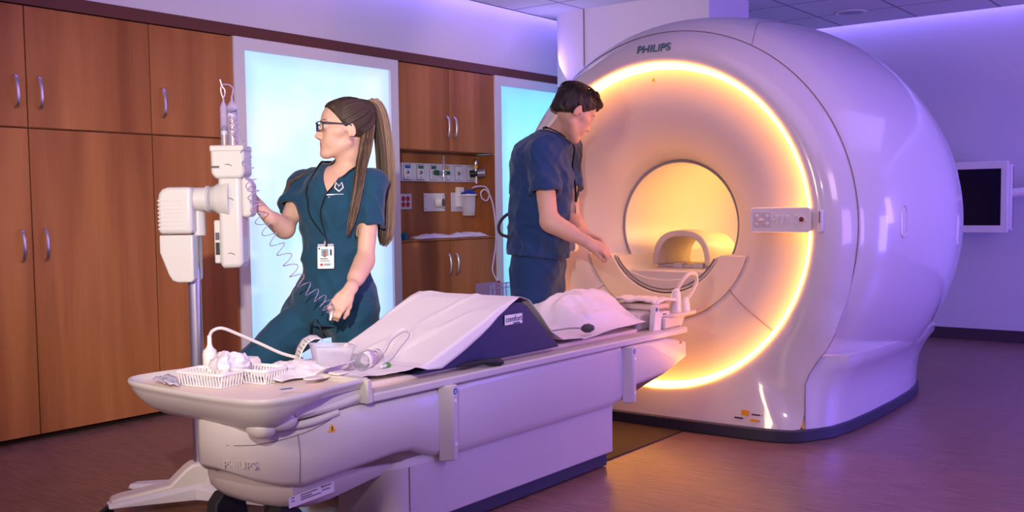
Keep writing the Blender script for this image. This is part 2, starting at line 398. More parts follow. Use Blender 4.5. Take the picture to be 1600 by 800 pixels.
part('panel_seam', MB().tube(pts, .0016, 6), 'seam', scan)
# oval access plug on the side of the housing
def on_hull(x, a):  # a measured from horizontal on the -Y side
    r_ = hullr(x); return Vector((x, AY-r_*math.cos(a), AZ+r_*math.sin(a)))
def oval(xc, zc, w, h, r):
    pts = []
    for p in rrect(-w/2, w/2, -h/2, h/2, w/2-.0005, 8):
        pts.append(on_hull(xc+p[0], (zc+p[1]-AZ)/1.2)*1)
    pts.append(pts[0]); return MB().tube(pts, r, 6)
part('access_plug', oval(5.30, 1.10, .055, .165, .006), gw, scan, label='raised oval plug outline on the side')
part('access_plug', oval(6.15, 1.03, .055, .17, .005), gw, scan, label='raised oval plug outline on the side')
# funnel and bore
fp = catmull([(4.880,.852,0),(4.883,.82,0),(4.886,.74,0),(4.892,.66,0),(4.91,.58,0),(4.945,.50,0),(4.99,.44,0),(5.05,.395,0),(5.115,.368,0)], 5)
part('bore_funnel', MB().lathe([(p.y, p.x) for p in fp], (0,AY,AZ), 'x', 128), mat('funnel_white', (.64,.58,.59), .42), scan, angle=60)
part('bore_rim', MB().lathe([(.368,5.113),(.366,5.108),(.358,5.108),(.355,5.114)], (0,AY,AZ), 'x', 96), 'grey_plastic', scan)
part('bore_liner', MB().lathe([(.355,5.112),(.352,5.13),(.352,6.9)], (0,AY,AZ), 'x', 96), mat('liner', (.82,.78,.72), .3), scan)
ring_m = mat('ring_led', (.2,.1,.02), .5, emit=(1, .37, .05), estr=19)
part('light_ring', MB().lathe([(.880,4.818),(.874,4.820),(.849,4.868),(.847,4.882)], (0,AY,AZ), 'x', 160), ring_m, scan, label='glowing orange white ring around the funnel')
part('bore_light', MB().lathe([(.350,5.22),(.350,6.6)], (0,AY,AZ), 'x', 64, a0=rad(156), a1=rad(174)), mat('bore_led', (.2,.1,.02), .5, emit=(1, .50, .14), estr=17), scan, label='amber light strip along the bore')
# lower bridge cover and cradle
def arcpts(r, a0, a1, n=28): return [(AY+r*math.cos(rad(a0+(a1-a0)*i/n)), AZ+r*math.sin(rad(a0+(a1-a0)*i/n))) for i in range(n+1)]
outl = arcpts(.515, -162.5, -17.5) + arcpts(.372, -24.5, -155.5)
bm_ = MB().prism(outl, 4.925, 5.2, 'x')
bm_.warp(lambda x, y, z: (x + (.0 if x > 5 else .05*max(0, (math.hypot(y-AY, z-AZ)-.372)/.113)*0), y, z))
part('bridge_cover', bm_, 'cream_plastic', scan, bevel=.006, angle=40)
inn = [(.315,.915),(.30,.905),(.275,.862),(.22,.825),(.12,.792),(0,.782)]
outl = arcpts(.366, -153.5, -26.5) + [(AY+y, z) for y, z in inn] + [(AY-y, z) for y, z in inn[-2::-1]]
part('table_cradle', MB().prism(outl, 4.94, 6.6, 'x'), 'table_plastic', scan, bevel=.004, angle=40)
part('cradle_lip', MB().prism(arcpts(.346, -150, -30)+arcpts(.352, -30, -150), 4.934, 4.941, 'x'), 'seam', scan)
part('table_track', MB().box(4.95, 6.6, AY-.24, AY+.24, .775, .835), 'table_plastic', scan, bevel=.01)
for s in (-1, 1):
    q = [(4.905+.002*0, AY+s*.49*math.cos(rad(-41)), AZ+.49*math.sin(rad(-41)))]
    pts = []
    for i in range(14):
        r_ = .485+.365*i/13; xs = interp(r_, [(p.y, p.x) for p in fp[::-1]]); pts.append((xs-.002, AY+s*r_*math.cos(rad(-41+2*i/13)), AZ+r_*math.sin(rad(-41+2*i/13))))
    part('panel_seam', MB().tube(pts, .0018, 6), 'seam', scan)
# control panels
def control(side, label):
    s = side  # -1 right in the photograph
    y0, y1 = sorted((AY+s*.57, AY+s*.885)); X = 4.80
    if s > 0: y0 = AY+.50
    pn = part('control_panel', MB().prism(rrect(y0, y1, 1.053 if s < 0 else .935, 1.178, .022), X, X+.035, 'x'), 'white_plastic', scan, bevel=.004, label=label)
    L = y1 if s < 0 else y0+.315
    fx = lambda u: (y1-u)           # u metres from the left edge as seen
    part('joystick_pad', MB().prism(rrect(fx(.11), fx(.02), 1.08, 1.152, .008), X-.003, X, 'x'), mat('pad_mauve', (.62,.56,.60), .5), pn)
    for (u, z) in ((.036,1.135),(.093,1.135),(.036,1.097),(.093,1.097)):
        part('button', MB().lathe([(0,X-.008),(.007,X-.007),(.009,X-.003)], (0,fx(u),z), 'x', 16), 'white_plastic', pn)
    part('joystick', MB().box(X-.02, X, fx(.075), fx(.052), 1.11, 1.122), 'white_plastic', pn, bevel=.003)
    for u in (.145,.172,.199):
        part('rocker_switch', MB().prism(rrect(fx(u+.008), fx(u-.008), 1.094, 1.138, .005), X-.007, X, 'x'), 'white_plastic', pn, bevel=.002)
    for (u, z) in ((.128,1.115),(.243,1.135),(.243,1.097)):
        part('button', MB().lathe([(0,X-.007),(.006,X-.006),(.007,X-.002)], (0,fx(u),z), 'x', 14), 'white_plastic', pn)
    part('stop_button', MB().lathe([(0,X-.014),(.010,X-.012),(.011,X-.005)], (0,fx(.272),1.118), 'x', 20), mat('dark_red', srgb(120,16,24), .3), pn)
    part('stop_ring', MB().lathe([(.011,X-.004),(.012,X-.008),(.016,X-.008),(.017,X)], (0,fx(.272),1.118), 'x', 24), 'white_plastic', pn)
    return pn
control(-1, 'control panel at the right of the bore')
control(1, 'control panel at the left of the bore')
part('intercom_clip', MB().prism(rrect(AY-.942, AY-.918, 1.055, 1.165, .011), 4.800, 4.835, 'x'), 'white_plastic', scan, bevel=.003)
part('intercom_slot', MB().box(4.797, 4.801, AY-.932, AY-.928, 1.10, 1.155), 'print_grey', scan)
# lettering and warning stickers
M_ = frame((4.829, AY+.0, AZ+.957), (0,-1,0), (.32,0,1))
part('logo_lettering', text_mb('PHILIPS', .062, .004, 1.05).xf(M_), mat('logo_teal', srgb(96,140,150), .3, .5), scan)
def warn_tri(parent, o, ex, ey, s, ground='yellow_sign'):
    M_ = frame(o, ex, ey)
    a = [(-s/2,-s*.42,0),(s/2,-s*.42,0),(0,s*.45,0)]
    mb = MB().rings([[p for p in a], [(p[0],p[1],.0008) for p in a]]).xf(M_)
    w = part('warning_sticker', mb, ground, parent, smooth=False)
    b = [(-s*.10,-s*.28,.001),(s*.10,-s*.28,.001),(s*.05,s*.05,.001),(s*.12,-s*.02,.001),(0,s*.22,.001),(-s*.1,.0,.001),(-s*.04,0,.001)]
    part('sticker_symbol', MB().rings([b, [(p[0],p[1],.0016) for p in b]]).xf(M_), 'black', w, smooth=False)
warn_tri(scan, (4.878, AY+.03, AZ+.80), (0,-1,0), (0,0,1), .022)
yy = AY-.575
part('label_sticker', MB().box(4.7655, 4.7685, yy+.0, yy+.036, .118, .146), 'yellow_sign', scan, smooth=False)
part('label_sticker', MB().box(4.7655, 4.7685, yy-.065, yy-.020, .124, .132), 'print_grey', scan, smooth=False)
part('label_sticker', MB().box(4.7655, 4.7685, yy+.03, yy+.075, .098, .106), 'dark_skirt', scan, smooth=False)
part('label_sticker', MB().box(4.7655, 4.7685, yy-.055, yy-.010, .092, .104), 'yellow_sign', scan, smooth=False)

# receive coil lying in the bore
coil = thing('head_coil', 'arched cream head coil standing on the cradle inside the bore', 'head coil', (5.35, 2.79, .835))
def arch(w, h, n=24, p=2.6):
    out = []
    for i in range(n+1):
        a = PI*i/n; c, s_ = math.cos(a), math.sin(a)
        out.append((w*math.copysign(abs(c)**(2/p), c), h*abs(s_)**(2/p)))
    return out
YC = 2.79
def arch_shell(x0, x1, w0, h0, w1, h1, th, zb=.85):
    mb = MB(); rs = []
    for (x, w_, h_, q) in ((x0,w0,h0,0),(x1,w1,h1,0)):
        o = arch(w_, h_); i_ = arch(w_-th, h_-th)
        rs.append([(x, YC-p[0], zb+p[1]) for p in o] + [(x, YC-p[0], zb+p[1]) for p in i_[::-1]])
    return mb.rings(rs)
cm = mat('coil_cream', (.72,.62,.52), .4)
part('front_arch', arch_shell(5.18, 5.30, .185, .20, .185, .205, .035), cm, coil, bevel=.008, bseg=3)
part('rear_shell', arch_shell(5.30, 5.58, .175, .195, .165, .18, .02), cm, coil, bevel=.006)
for yy in (-.10, .03):
    part('connector_foot', MB().box(5.20, 5.26, YC+yy-.03, YC+yy+.03, .834, .862), cm, coil, bevel=.003)
part('base_plate', MB().box(5.22, 5.58, YC-.17, YC+.17, .834, .85), cm, coil, bevel=.004)
# ================================================================ patient table
tb = thing('patient_table', 'long white wheeled patient table docked to the scanner, trays at its near end', 'patient table', (3.2, AY, 0))
tp = 'table_plastic'
def blob(c, r, n=14):
    mb = MB(); rs = []
    for i in range(1, n):
        a = PI*i/n; rs.append([(c[0]+r[0]*math.copysign(abs(math.sin(a)*math.cos(2*PI*k/20))**.8, math.cos(2*PI*k/20)), c[1]+r[1]*math.copysign(abs(math.sin(a)*math.sin(2*PI*k/20))**.8, math.sin(2*PI*k/20)), c[2]+r[2]*math.cos(a)) for k in range(20)])
    return mb.rings(rs)
NY = .31
# body: plan outline swept between a lower and an upper height curve
near = [(4.60,.310),(4.4,.310),(4.1,.310),(4.02,.310),(3.985,.310),(3.9,.310),(3.5,.310),(3.1,.310),(2.9,.310),(2.76,.310),(2.70,.310),(2.64,.31),(2.58,.31),(2.5,.310),(2.4,.309),(2.3,.303),(2.2,.287),(2.12,.262),(2.05,.225),(1.99,.175),(1.955,.115),(1.94,.05)]
outl = [(x, AY-y) for x, y in near] + [(x, AY+y*(1 if x > 2.6 else .55+.45*max(0,(x-2.2)/.4) if x > 2.2 else .55)) for x, y in near[::-1]]
zb = lambda x: interp(x, [(1.94,.362),(1.97,.340),(2.02,.318),(2.10,.296),(2.25,.322),(2.5,.340),(2.60,.335),(2.66,.30),(2.72,.284),(3.97,.283),(3.99,.30),(4.02,.325),(4.10,.345),(4.45,.368),(4.56,.39),(4.60,.42)])
zt = lambda x: interp(x, [(1.94,.535),(2.35,.545),(4.55,.545),(4.58,.54),(4.60,.50)])
rs = []
for f, inset0 in ((0,.035),(.04,.012),(.12,.0),(.5,-.002),(.9,0),(.97,.006),(1,.02)):
    ring = []
    for x, y in outl:
        inset = inset0; z0, z1 = zb(x), zt(x); c = 2.35 if x < 2.35 else x
        dx, dy = (x-c), y-AY; d = math.hypot(dx, dy) or 1
        if x > 2.7: inset = inset*.3
        ring.append((x-dx/d*inset, y-dy/d*inset, z0+(z1-z0)*f))
    rs.append(ring)
part('body_shell', MB().rings(rs), tp, tb, angle=50)
# seam lines of the end cover
def shell_pt(s, z, e=.001):  # s: index along near outline
    i = int(s); t = s-i; a, b = near[i], near[min(i+1, len(near)-1)]
    x, y = a[0]+(b[0]-a[0])*t, a[1]+(b[1]-a[1])*t
    return x, y
def nearline(P, r=.0016):
    """tube over the near side; P = (x, z) list"""
    xs = [p[0] for p in near][::-1]; ys = [p[1] for p in near][::-1]
    return MB().tube([(x-.001, AY-float(np.interp(x, xs, ys))-.001, z) for x, z in P], r, 6)
part('panel_seam', nearline([(2.105,.31),(2.108,.36),(2.11,.42),(2.105,.482)]), 'seam', tb)
part('panel_seam', nearline(catmull([(2.22,.527,0),(2.17,.50,0),(2.12,.483,0),(2.05,.468,0),(1.99,.458,0),(1.955,.455,0)], 4) and [(p.x, p.y) for p in catmull([(2.24,.528,0),(2.18,.502,0),(2.12,.483,0),(2.05,.468,0),(1.99,.458,0),(1.95,.455,0)], 4)]), 'seam', tb)
# base
bo = [(3.93,AY-.29),(2.62,AY-.29),(2.56,AY-.288),(2.515,AY-.275),(2.485,AY-.245),(2.475,AY-.19),(2.48,AY-.08),(2.52,AY+.02),(2.60,AY+.11),(2.72,AY+.16),(3.93,AY+.16)]
part('base', MB().prism(bo, .062, .286), tp, tb, bevel=.006, angle=50)
bc = (3.2, AY-.065)
part('base_top', MB().rings([[(bc[0]+(x-bc[0])*k, bc[1]+(y-bc[1])*k2, z) for x, y in bo] for z, k, k2 in ((.284,.998,.995),(.300,.985,.96),(.318,.955,.88),(.332,.90,.72))]), tp, tb)
part('base_plinth', MB().prism([(x + (.01 if x < 3 else -.03), AY+(y-AY)*.95) for x, y in bo], 0.004, .062), 'dark_skirt', tb, bevel=.004, angle=50)
part('panel_seam', MB().tube([(2.575, AY-.2905, z) for z in (.07,.15,.28)], .0016, 6), 'seam', tb)
part('panel_seam', MB().tube([(x-.001, y-.0015, .105) for x, y in bo[1:7]], .0015, 6), 'seam', tb)
# lower chassis under the nose with the type label
cr = []
for z, k in ((.345,1.0),(.30,1.0),(.262,.98),(.232,.92),(.215,.82)):
    cr.append([(2.5-(2.5-x)*k if x < 2.5 else x, AY+y*1.12*(.6+.4*k), z+max(0, x-2.05)*.12) for x, y in [(2.7,-.235),(2.5,-.235),(2.2,-.225),(2.10,-.20),(2.06,-.15),(2.04,-.08),(2.035,0),(2.04,.08),(2.06,.15),(2.10,.20),(2.2,.225),(2.7,.235)]])
part('chassis', MB().rings(cr), tp, tb)
def LP(a, f): x = 2.08+.17*a; return (x, AY-.2300-.027*a, .238+(x-2.05)*.12+.036*f)
lb = part('type_label', MB().add([LP(0,0), LP(1,0), LP(1,1), LP(0,1)], [(0,1,2,3)]), 'paper', tb, smooth=False)
for i, (a, b, f) in enumerate(((.05,.12,.8),(.25,.62,.78),(.7,.93,.82),(.25,.5,.55),(.05,.12,.5),(.25,.7,.35),(.72,.9,.5))):
    q = [Vector(LP(a,f)), Vector(LP(b,f)), Vector(LP(b,f+.09)), Vector(LP(a,f+.09))]
    part('print_line', MB().add([(p.x, p.y-.001, p.z) for p in q], [(0,1,2,3)]), 'print_grey', lb, smooth=False)
# castors
for (x, y) in ((2.12, AY-.15), (2.12, AY+.15)):
    c = part('castor', MB().cyl((x,y,.28),(x,y,.2),.016).prism([(x-.075,.10),(x-.06,.20),(x-.03,.232),(x+.03,.232),(x+.06,.20),(x+.078,.10)], y-.028, y+.028, 'y'), 'rubber', tb, bevel=.006)
    for s in (-1, 1):
        part('wheel', MB().lathe([(.004,-.012),(.07,-.012),(.077,-.006),(.077,.006),(.07,.012),(.004,.012)], (x, y+s*.042, .078), 'y', 28), 'rubber', c)
    part('brake_lever', MB().box(x+.03, x+.10, y-.015, y+.015, .218, .232), 'rubber', c, bevel=.003)
# top frame with raised rim
part('side_rail', MB().prism([(2.345,.553),(2.36,.547),(4.585,.547),(4.60,.56),(4.59,.578),(2.345,.578)], AY-.325, AY-.245, 'y'), tp, tb, bevel=.007, bseg=3)
part('side_rail', MB().prism([(2.345,.553),(2.36,.547),(4.585,.547),(4.60,.56),(4.59,.578),(2.345,.578)], AY+.245, AY+.325, 'y'), tp, tb, bevel=.007, bseg=3)
part('rail_gap', MB().box(2.40, 4.58, AY-.312, AY+.312, .5445, .548), 'seam', tb, smooth=False)
peach = mat('tabletop_peach', (.84,.70,.60), .45)
part('tabletop', MB().box(2.33, 4.57, AY-.25, AY+.25, .548, .574), peach, tb)
part('tabletop_rim', MB().prism(rrect(2.36, 4.3, AY-.215, AY+.215, .03), .570, .592), peach, tb, bevel=.008, bseg=3)
# bumper strips
for i, (x, h0, h1) in enumerate(((2.765,.272,.556),(4.035,.280,.548))):
    bs = part('bumper_strip', MB().prism([(x-.055, AY-.308), (x-.012, AY-.345), (x+.016, AY-.345), (x+.016, AY-.308)], h0, h1-.004), tp, tb, bevel=.006)
    part('round_sticker', MB().lathe([(0,AY-.3463),(.011,AY-.3460)], (x+.002, 0, h1-.028), 'y', 20), 'blue_sticker', bs)
    part('sticker_symbol', MB().box(x-.004, x+.008, AY-.347, AY-.3464, h1-.027, h1-.024).box(x-.004, x+.008, AY-.347, AY-.3464, h1-.033, h1-.030), 'paper', bs)
    for dz in (.065, .225):
        part('plug', MB().lathe([(0,AY-.3462),(.007,AY-.3464),(.009,AY-.3455)], (x+.002, 0, h1-dz), 'y', 16), 'white_plastic', bs)
warn_tri(tb, (2.215, AY-.2925, .487), (1,-.15,0), (0,0,1), .030)
warn_tri(tb, (4.545, AY-.312, .505), (1,0,0), (0,0,1), .026)
M_ = frame((1.978, AY-.105, .385), (.36,-.93,0), (0,0,1))
part('logo_lettering', text_mb('PHILIPS', .036, .003).xf(frame((1.9665, AY-.135, .392), (.42,-.91,0), (-.05,0,1))), tp, tb, label='raised white lettering on the end cover')
# end tray with a bowl shaped underside
def tray_out(inset=0, cx=0):
    pts = []
    P = [(2.36,-.335),(2.2,-.352),(2.08,-.382),(1.97,-.385),(1.905,-.36),(1.872,-.30),(1.858,-.2),(1.853,-.1)]
    P = [(p.x, p.y) for p in catmull([(x, y, 0) for x, y in P], 4)]
    P = P + [(1.853, 0)] + [(x, -y) for x, y in P[::-1]]
    out = []
    for x, y in P:
        d = math.hypot(x-2.25, y) or 1
        out.append((x-(x-2.25)/d*inset, AY+.02+y-y/d*inset))
    return out
rs = [[(x, y, z) for x, y in tray_out(i_)] for i_, z in ((.035,.612),(.022,.618),(.012,.632),(.004,.634),(0,.628),(.002,.618),(.009,.612),(.014,.600),(.030,.575),(.06,.545),(.10,.520),(.16,.510))]
# the underside is flatter towards the table
rs2 = []
for k, r_ in enumerate(rs):
    ring = []
    for x, y, z in r_:
        if z < .60 and k > 6:
            t = min(1, max(0, (x-1.98)/.14)); z = z + (.600-z)*t*.85
        ring.append((x, y, z))
    rs2.append(ring)
part('end_tray', MB().rings(rs2), tp, tb, angle=50)
part('tray_liner', MB().prism(tray_out(.036), .606, .614), peach, tb)
part('tray_wall', MB().box(2.05, 2.345, AY-.30, AY+.30, .545, .612), tp, tb, bevel=.01)
part('tray_wall', MB().prism([(2.335,.548),(2.365,.548),(2.365,.575),(2.355,.632),(2.335,.632)], AY-.335, AY+.335, 'y'), tp, tb, bevel=.006)
# hinge blocks under the tray
part('hinge_block', blob((2.03, AY-.27, .545), (.055,.03,.035)), tp, tb)
part('hinge_arm', MB().tube(catmull([(2.02,AY-.262,.552),(2.12,AY-.28,.553),(2.25,AY-.29,.560),(2.33,AY-.29,.57)], 6), .017, 12), tp, tb)
part('hinge_arm', MB().tube(catmull([(1.99,AY-.20,.535),(2.06,AY-.24,.515),(2.14,AY-.275,.518),(2.24,AY-.29,.535)], 6), .014, 12), tp, tb)
part('hinge_block', blob((1.975, AY-.235, .525), (.04,.05,.035)), tp, tb)
part('tray_marker', MB().add([(2.045,2.52,.6352),(2.085,2.51,.6352),(2.078,2.49,.6352),(2.038,2.50,.6352)], [(0,1,2,3)]), 'blue_sticker', tb, smooth=False)
# head end block and little shelf
part('head_block', MB().prism([(4.30,.575),(4.33,.66),(4.40,.668),(4.62,.668),(4.66,.64),(4.62,.575)], AY-.20, AY+.22, 'y'), tp, tb, bevel=.014, bseg=3)
part('head_shelf', MB().prism(rrect(4.42, 4.80, AY-.305, AY+.22, .10), .632, .648), tp, tb, bevel=.006)
part('shelf_support', MB().prism([(4.42,.578),(4.42,.635),(4.64,.635),(4.60,.578)], AY-.29, AY-.10, 'y'), 'cream_plastic', tb, bevel=.008)
pb = part('head_bracket', MB().prism([(4.335,.576),(4.35,.655),(4.36,.70),(4.375,.705),(4.40,.665),(4.50,.665),(4.50,.645),(4.42,.64),(4.41,.576)], AY-.275, AY-.245, 'y'), 'white_plastic', tb, bevel=.004)
part('round_sticker', MB().lathe([(0,AY-.2765),(.011,AY-.2762)], (4.366, 0, .682), 'y', 20), 'blue_sticker', pb)
part('print_line', MB().box(4.425,4.46,AY-.2765,AY-.2755,.650,.656), 'print_grey', pb)
# ================================================================ smooth volumes for bodies, clothes and soft things
class Field:
    def __init__(s, lo, hi, h):
        s.lo = np.array(lo, float); s.h = h; s.n = np.ceil((np.array(hi)-s.lo)/h).astype(int)+1
        s.F = np.full(s.n, .2, np.float32)
    def _sub(s, lo, hi):
        a = np.maximum(0, np.floor((np.array(lo)-s.lo)/s.h).astype(int)); b = np.minimum(s.n, np.ceil((np.array(hi)-s.lo)/s.h).astype(int)+1)
        if np.any(b <= a): return None
        ax = [np.arange(a[i], b[i])*s.h+s.lo[i] for i in range(3)]
        X, Y, Z = np.meshgrid(*ax, indexing='ij', sparse=True)
        return tuple(slice(a[i], b[i]) for i in range(3)), X.astype(np.float32), Y.astype(np.float32), Z.astype(np.float32)
    def _mix(s, sl, d, k, op):
        A = s.F[sl]
        if op == 'sub': d = -d; A2 = -A
        elif op == 'and': A2 = -A; d = -d
        else: A2 = A
        if op == 'sub':   # max(A, -d)
            x, y = -A, -d*-1
            x, y = -A, d*1.0
            # smooth max(A,-D) = -smin(-A, D)
            y = -d
            h = np.clip(.5+.5*(y-x)/k, 0, 1) if k > 0 else None
            r = (y*(1-h)+x*h-k*h*(1-h)) if k > 0 else np.minimum(x, y)
            s.F[sl] = -r
        elif op == 'and':
            x, y = -A, d
            h = np.clip(.5+.5*(y-x)/k, 0, 1) if k > 0 else None
            r = (y*(1-h)+x*h-k*h*(1-h)) if k > 0 else np.minimum(x, y)
            s.F[sl] = -r
        else:
            if k > 0:
                h = np.clip(.5+.5*(d-A)/k, 0, 1); s.F[sl] = d*(1-h)+A*h-k*h*(1-h)
            else: s.F[sl] = np.minimum(A, d)
    def cone(s, a, b, ra, rb, k=.02, op='add', flat=None):
        a, b = np.array(a, float), np.array(b, float); m = max(ra, rb)+k+5*s.h
        q = s._sub(np.minimum(a, b)-m, np.maximum(a, b)+m)
        if q is None: return s
        sl, X, Y, Z = q; d = b-a; L = float(d@d) or 1e-9
        t = np.clip(((X-a[0])*d[0]+(Y-a[1])*d[1]+(Z-a[2])*d[2])/L, 0, 1)
        D = np.sqrt((X-a[0]-t*d[0])**2+(Y-a[1]-t*d[1])**2+(Z-a[2]-t*d[2])**2)-(ra+(rb-ra)*t)
        s._mix(sl, D, k, op); return s
    def chain(s, P, R, k=.015, op='add'):
        for i in range(len(P)-1): s.cone(P[i], P[i+1], R[i], R[i+1], k if i == 0 else min(k, .012), op)
        return s
    def ell(s, c, r, M=None, k=.02, op='add'):
        """M: 3x3 whose columns are the local axes"""
        c = np.array(c, float); r = np.array(r, float); m = r.max()+k+5*s.h
        q = s._sub(c-m, c+m)
        if q is None: return s
        sl, X, Y, Z = q; X, Y, Z = X-c[0], Y-c[1], Z-c[2]
        if M is not None:
            M = np.array(M); X, Y, Z = (X*M[0,i]+Y*M[1,i]+Z*M[2,i] for i in range(3))
        k0 = np.sqrt((X/r[0])**2+(Y/r[1])**2+(Z/r[2])**2); k1 = np.sqrt((X/r[0]**2)**2+(Y/r[1]**2)**2+(Z/r[2]**2)**2)+1e-9
        s._mix(sl, k0*(k0-1)/k1, k, op); return s
    def fn(s, lo, hi, f, k=0, op='sub'):
        q = s._sub(lo, hi)
        if q is None: return s
        sl, X, Y, Z = q; s._mix(sl, f(X, Y, Z)+0*X*Y*Z, k, op); return s
    def mesh(s):
        """surface nets"""
        F = s.F; I = F < 0; nx, ny, nz = s.n-1
        cnt = np.zeros((nx, ny, nz), np.int8)
        for dx in (0,1):
            for dy in (0,1):
                for dz in (0,1): cnt += I[dx:dx+nx, dy:dy+ny, dz:dz+nz]
        act = (cnt > 0) & (cnt < 8); idx = np.argwhere(act); N = len(idx)
        ids = np.full((nx, ny, nz), -1, np.int32); ids[act] = np.arange(N)
        acc = np.zeros((N, 3)); w = np.zeros(N)
        cs = [(x, y, z) for x in (0,1) for y in (0,1) for z in (0,1)]
        V = {c: F[idx[:,0]+c[0], idx[:,1]+c[1], idx[:,2]+c[2]] for c in cs}
        for c in cs:
            for ax in range(3):
                if c[ax] == 0:
                    d = list(c); d[ax] = 1; d = tuple(d); a, b = V[c], V[d]; m = (a < 0) != (b < 0)
                    t = np.where(m, a/np.where(m, a-b, 1), 0)
                    p = np.tile(np.array(c, float), (N, 1)); p[:, ax] = t
                    acc[m] += p[m]; w[m] += 1
        P = (idx+acc/w[:, None])*s.h+s.lo
        Q = []
        for ax in range(3):
            u, v = (ax+1) % 3, (ax+2) % 3
            sa = [slice(None)]*3; sb = [slice(None)]*3; sa[ax] = slice(0, -1); sb[ax] = slice(1, None)
            A, B = I[tuple(sa)], I[tuple(sb)]; E = np.argwhere(A != B)
            E = E[(E[:, u] > 0) & (E[:, v] > 0) & (E[:, u] < s.n[u]-1) & (E[:, v] < s.n[v]-1)]
            inside = A[E[:,0], E[:,1], E[:,2]]
            def cid(du, dv):
                e = E.copy(); e[:, u] -= du; e[:, v] -= dv; return ids[e[:,0], e[:,1], e[:,2]]
            q = np.stack([cid(1,1), cid(0,1), cid(0,0), cid(1,0)], 1)
            q[~inside] = q[~inside][:, ::-1]; Q.append(q)
        return P, np.concatenate(Q)
def np_part(name, P, Q, m, parent=None, label=None, mi=None, smooth_iter=1):
    me = bpy.data.meshes.new(name); off = wpos(parent) if parent is not None else Vector((0,0,0))
    if smooth_iter:   # light Laplacian smoothing
        E = np.concatenate([Q[:, [0,1]], Q[:, [1,2]], Q[:, [2,3]], Q[:, [3,0]]]); n = len(P)
        for _ in range(smooth_iter):
            S = np.zeros_like(P); c = np.zeros(n)
            for a, b in ((0,1),(1,0)):
                for k in range(3): S[:, k] += np.bincount(E[:, a], P[E[:, b], k], n)
                c += np.bincount(E[:, a], minlength=n)
            P = P*.5+.5*S/np.maximum(c, 1)[:, None]
    me.vertices.add(len(P)); me.vertices.foreach_set('co', (P-np.array(off)).astype(np.float32).ravel())
    me.loops.add(Q.size); me.loops.foreach_set('vertex_index', Q.astype(np.int32).ravel())
    me.polygons.add(len(Q)); me.polygons.foreach_set('loop_start', np.arange(0, Q.size, 4, dtype=np.int32))
    ms = m if isinstance(m, (list, tuple)) else [m]
    for q in ms: me.materials.append(MATS[q] if isinstance(q, str) else q)
    me.polygons.foreach_set('use_smooth', [True]*len(Q))
    me.update(calc_edges=True); me.validate()
    if mi is not None: me.polygons.foreach_set('material_index', mi.astype(np.int32))
    o = bpy.data.objects.new(name, me); C.objects.link(o)
    if parent is not None: o.parent = parent
    if label: o['label'] = label
    return o
_rs = np.random.RandomState(3); _LAT = _rs.rand(32, 32, 32).astype(np.float32)
def vnoise(X, Y, Z):
    xi, yi, zi = np.floor(X).astype(int), np.floor(Y).astype(int), np.floor(Z).astype(int)
    fx, fy, fz = X-xi, Y-yi, Z-zi; fx, fy, fz = (t*t*(3-2*t) for t in (fx, fy, fz)); r = 0
    for a in (0,1):
        for b in (0,1):
            for c in (0,1):
                r = r + _LAT[(xi+a) % 32, (yi+b) % 32, (zi+c) % 32]*(fx if a else 1-fx)*(fy if b else 1-fy)*(fz if c else 1-fz)
    return r-.5
def A3(*v): return np.array(v, float)
def nrm(v): v = np.array(v, float); return v/np.linalg.norm(v)
# joint positions in metres
W = dict(
    head=A3(3.0586, 3.2834, 1.5411),
    neck0=A3(3.0807, 3.3013, 1.3508),
    neck1=A3(3.0736, 3.2735, 1.4721),
    shL=A3(3.095, 3.1626, 1.2919),
    shR=A3(3.0209, 3.5208, 1.3021),
    elL=A3(3.0552, 3.1666, 0.9812),
    wrL=A3(2.8694, 3.0678, 0.866),
    hndL=A3(2.7815, 3.0771, 0.8071),
    elR=A3(2.8647, 3.4583, 1.1145),
    wrR=A3(2.7497, 3.4327, 1.1742),
    hndR=A3(2.7037, 3.4481, 1.2259),
    chest=A3(3.056, 3.3363, 1.2169),
    waist=A3(3.0561, 3.3478, 1.0055),
    hip=A3(3.0608, 3.3554, 0.8148),
    hpR=A3(3.0355, 3.4438, 0.718),
    knR=A3(2.7701, 3.5864, 0.5188),
    anR=A3(2.7804, 3.5903, 0.034),
    hpL=A3(3.078, 3.2583, 0.7189),
    knL=A3(3.0166, 3.2209, 0.3691),
    anL=A3(2.9176, 3.1537, 0.0545),
    toeL=A3(2.8149, 3.1528, 0.0289),
    pony0=A3(3.1396, 3.2214, 1.639),
    pony1=A3(3.2026, 3.1968, 1.552),
    pony2=A3(3.2164, 3.1894, 1.3272),
    pony3=A3(3.1877, 3.1713, 1.1016),
    pony4=A3(3.168, 3.1734, 1.0318),
    lock0=A3(3.0708, 3.189, 1.4077),
    lock1=A3(3.0012, 3.1615, 1.2153),
    lock2=A3(2.9581, 3.1709, 1.0807),
    vneck=A3(2.9807, 3.2922, 1.2774),
    badge=A3(2.8735, 3.255, 0.9936),
    lan0=A3(2.9773, 3.2409, 1.3745),
    lan1=A3(3.0875, 3.2309, 1.3876),
    cap=A3(3.102, 3.2378, 1.6458),
)
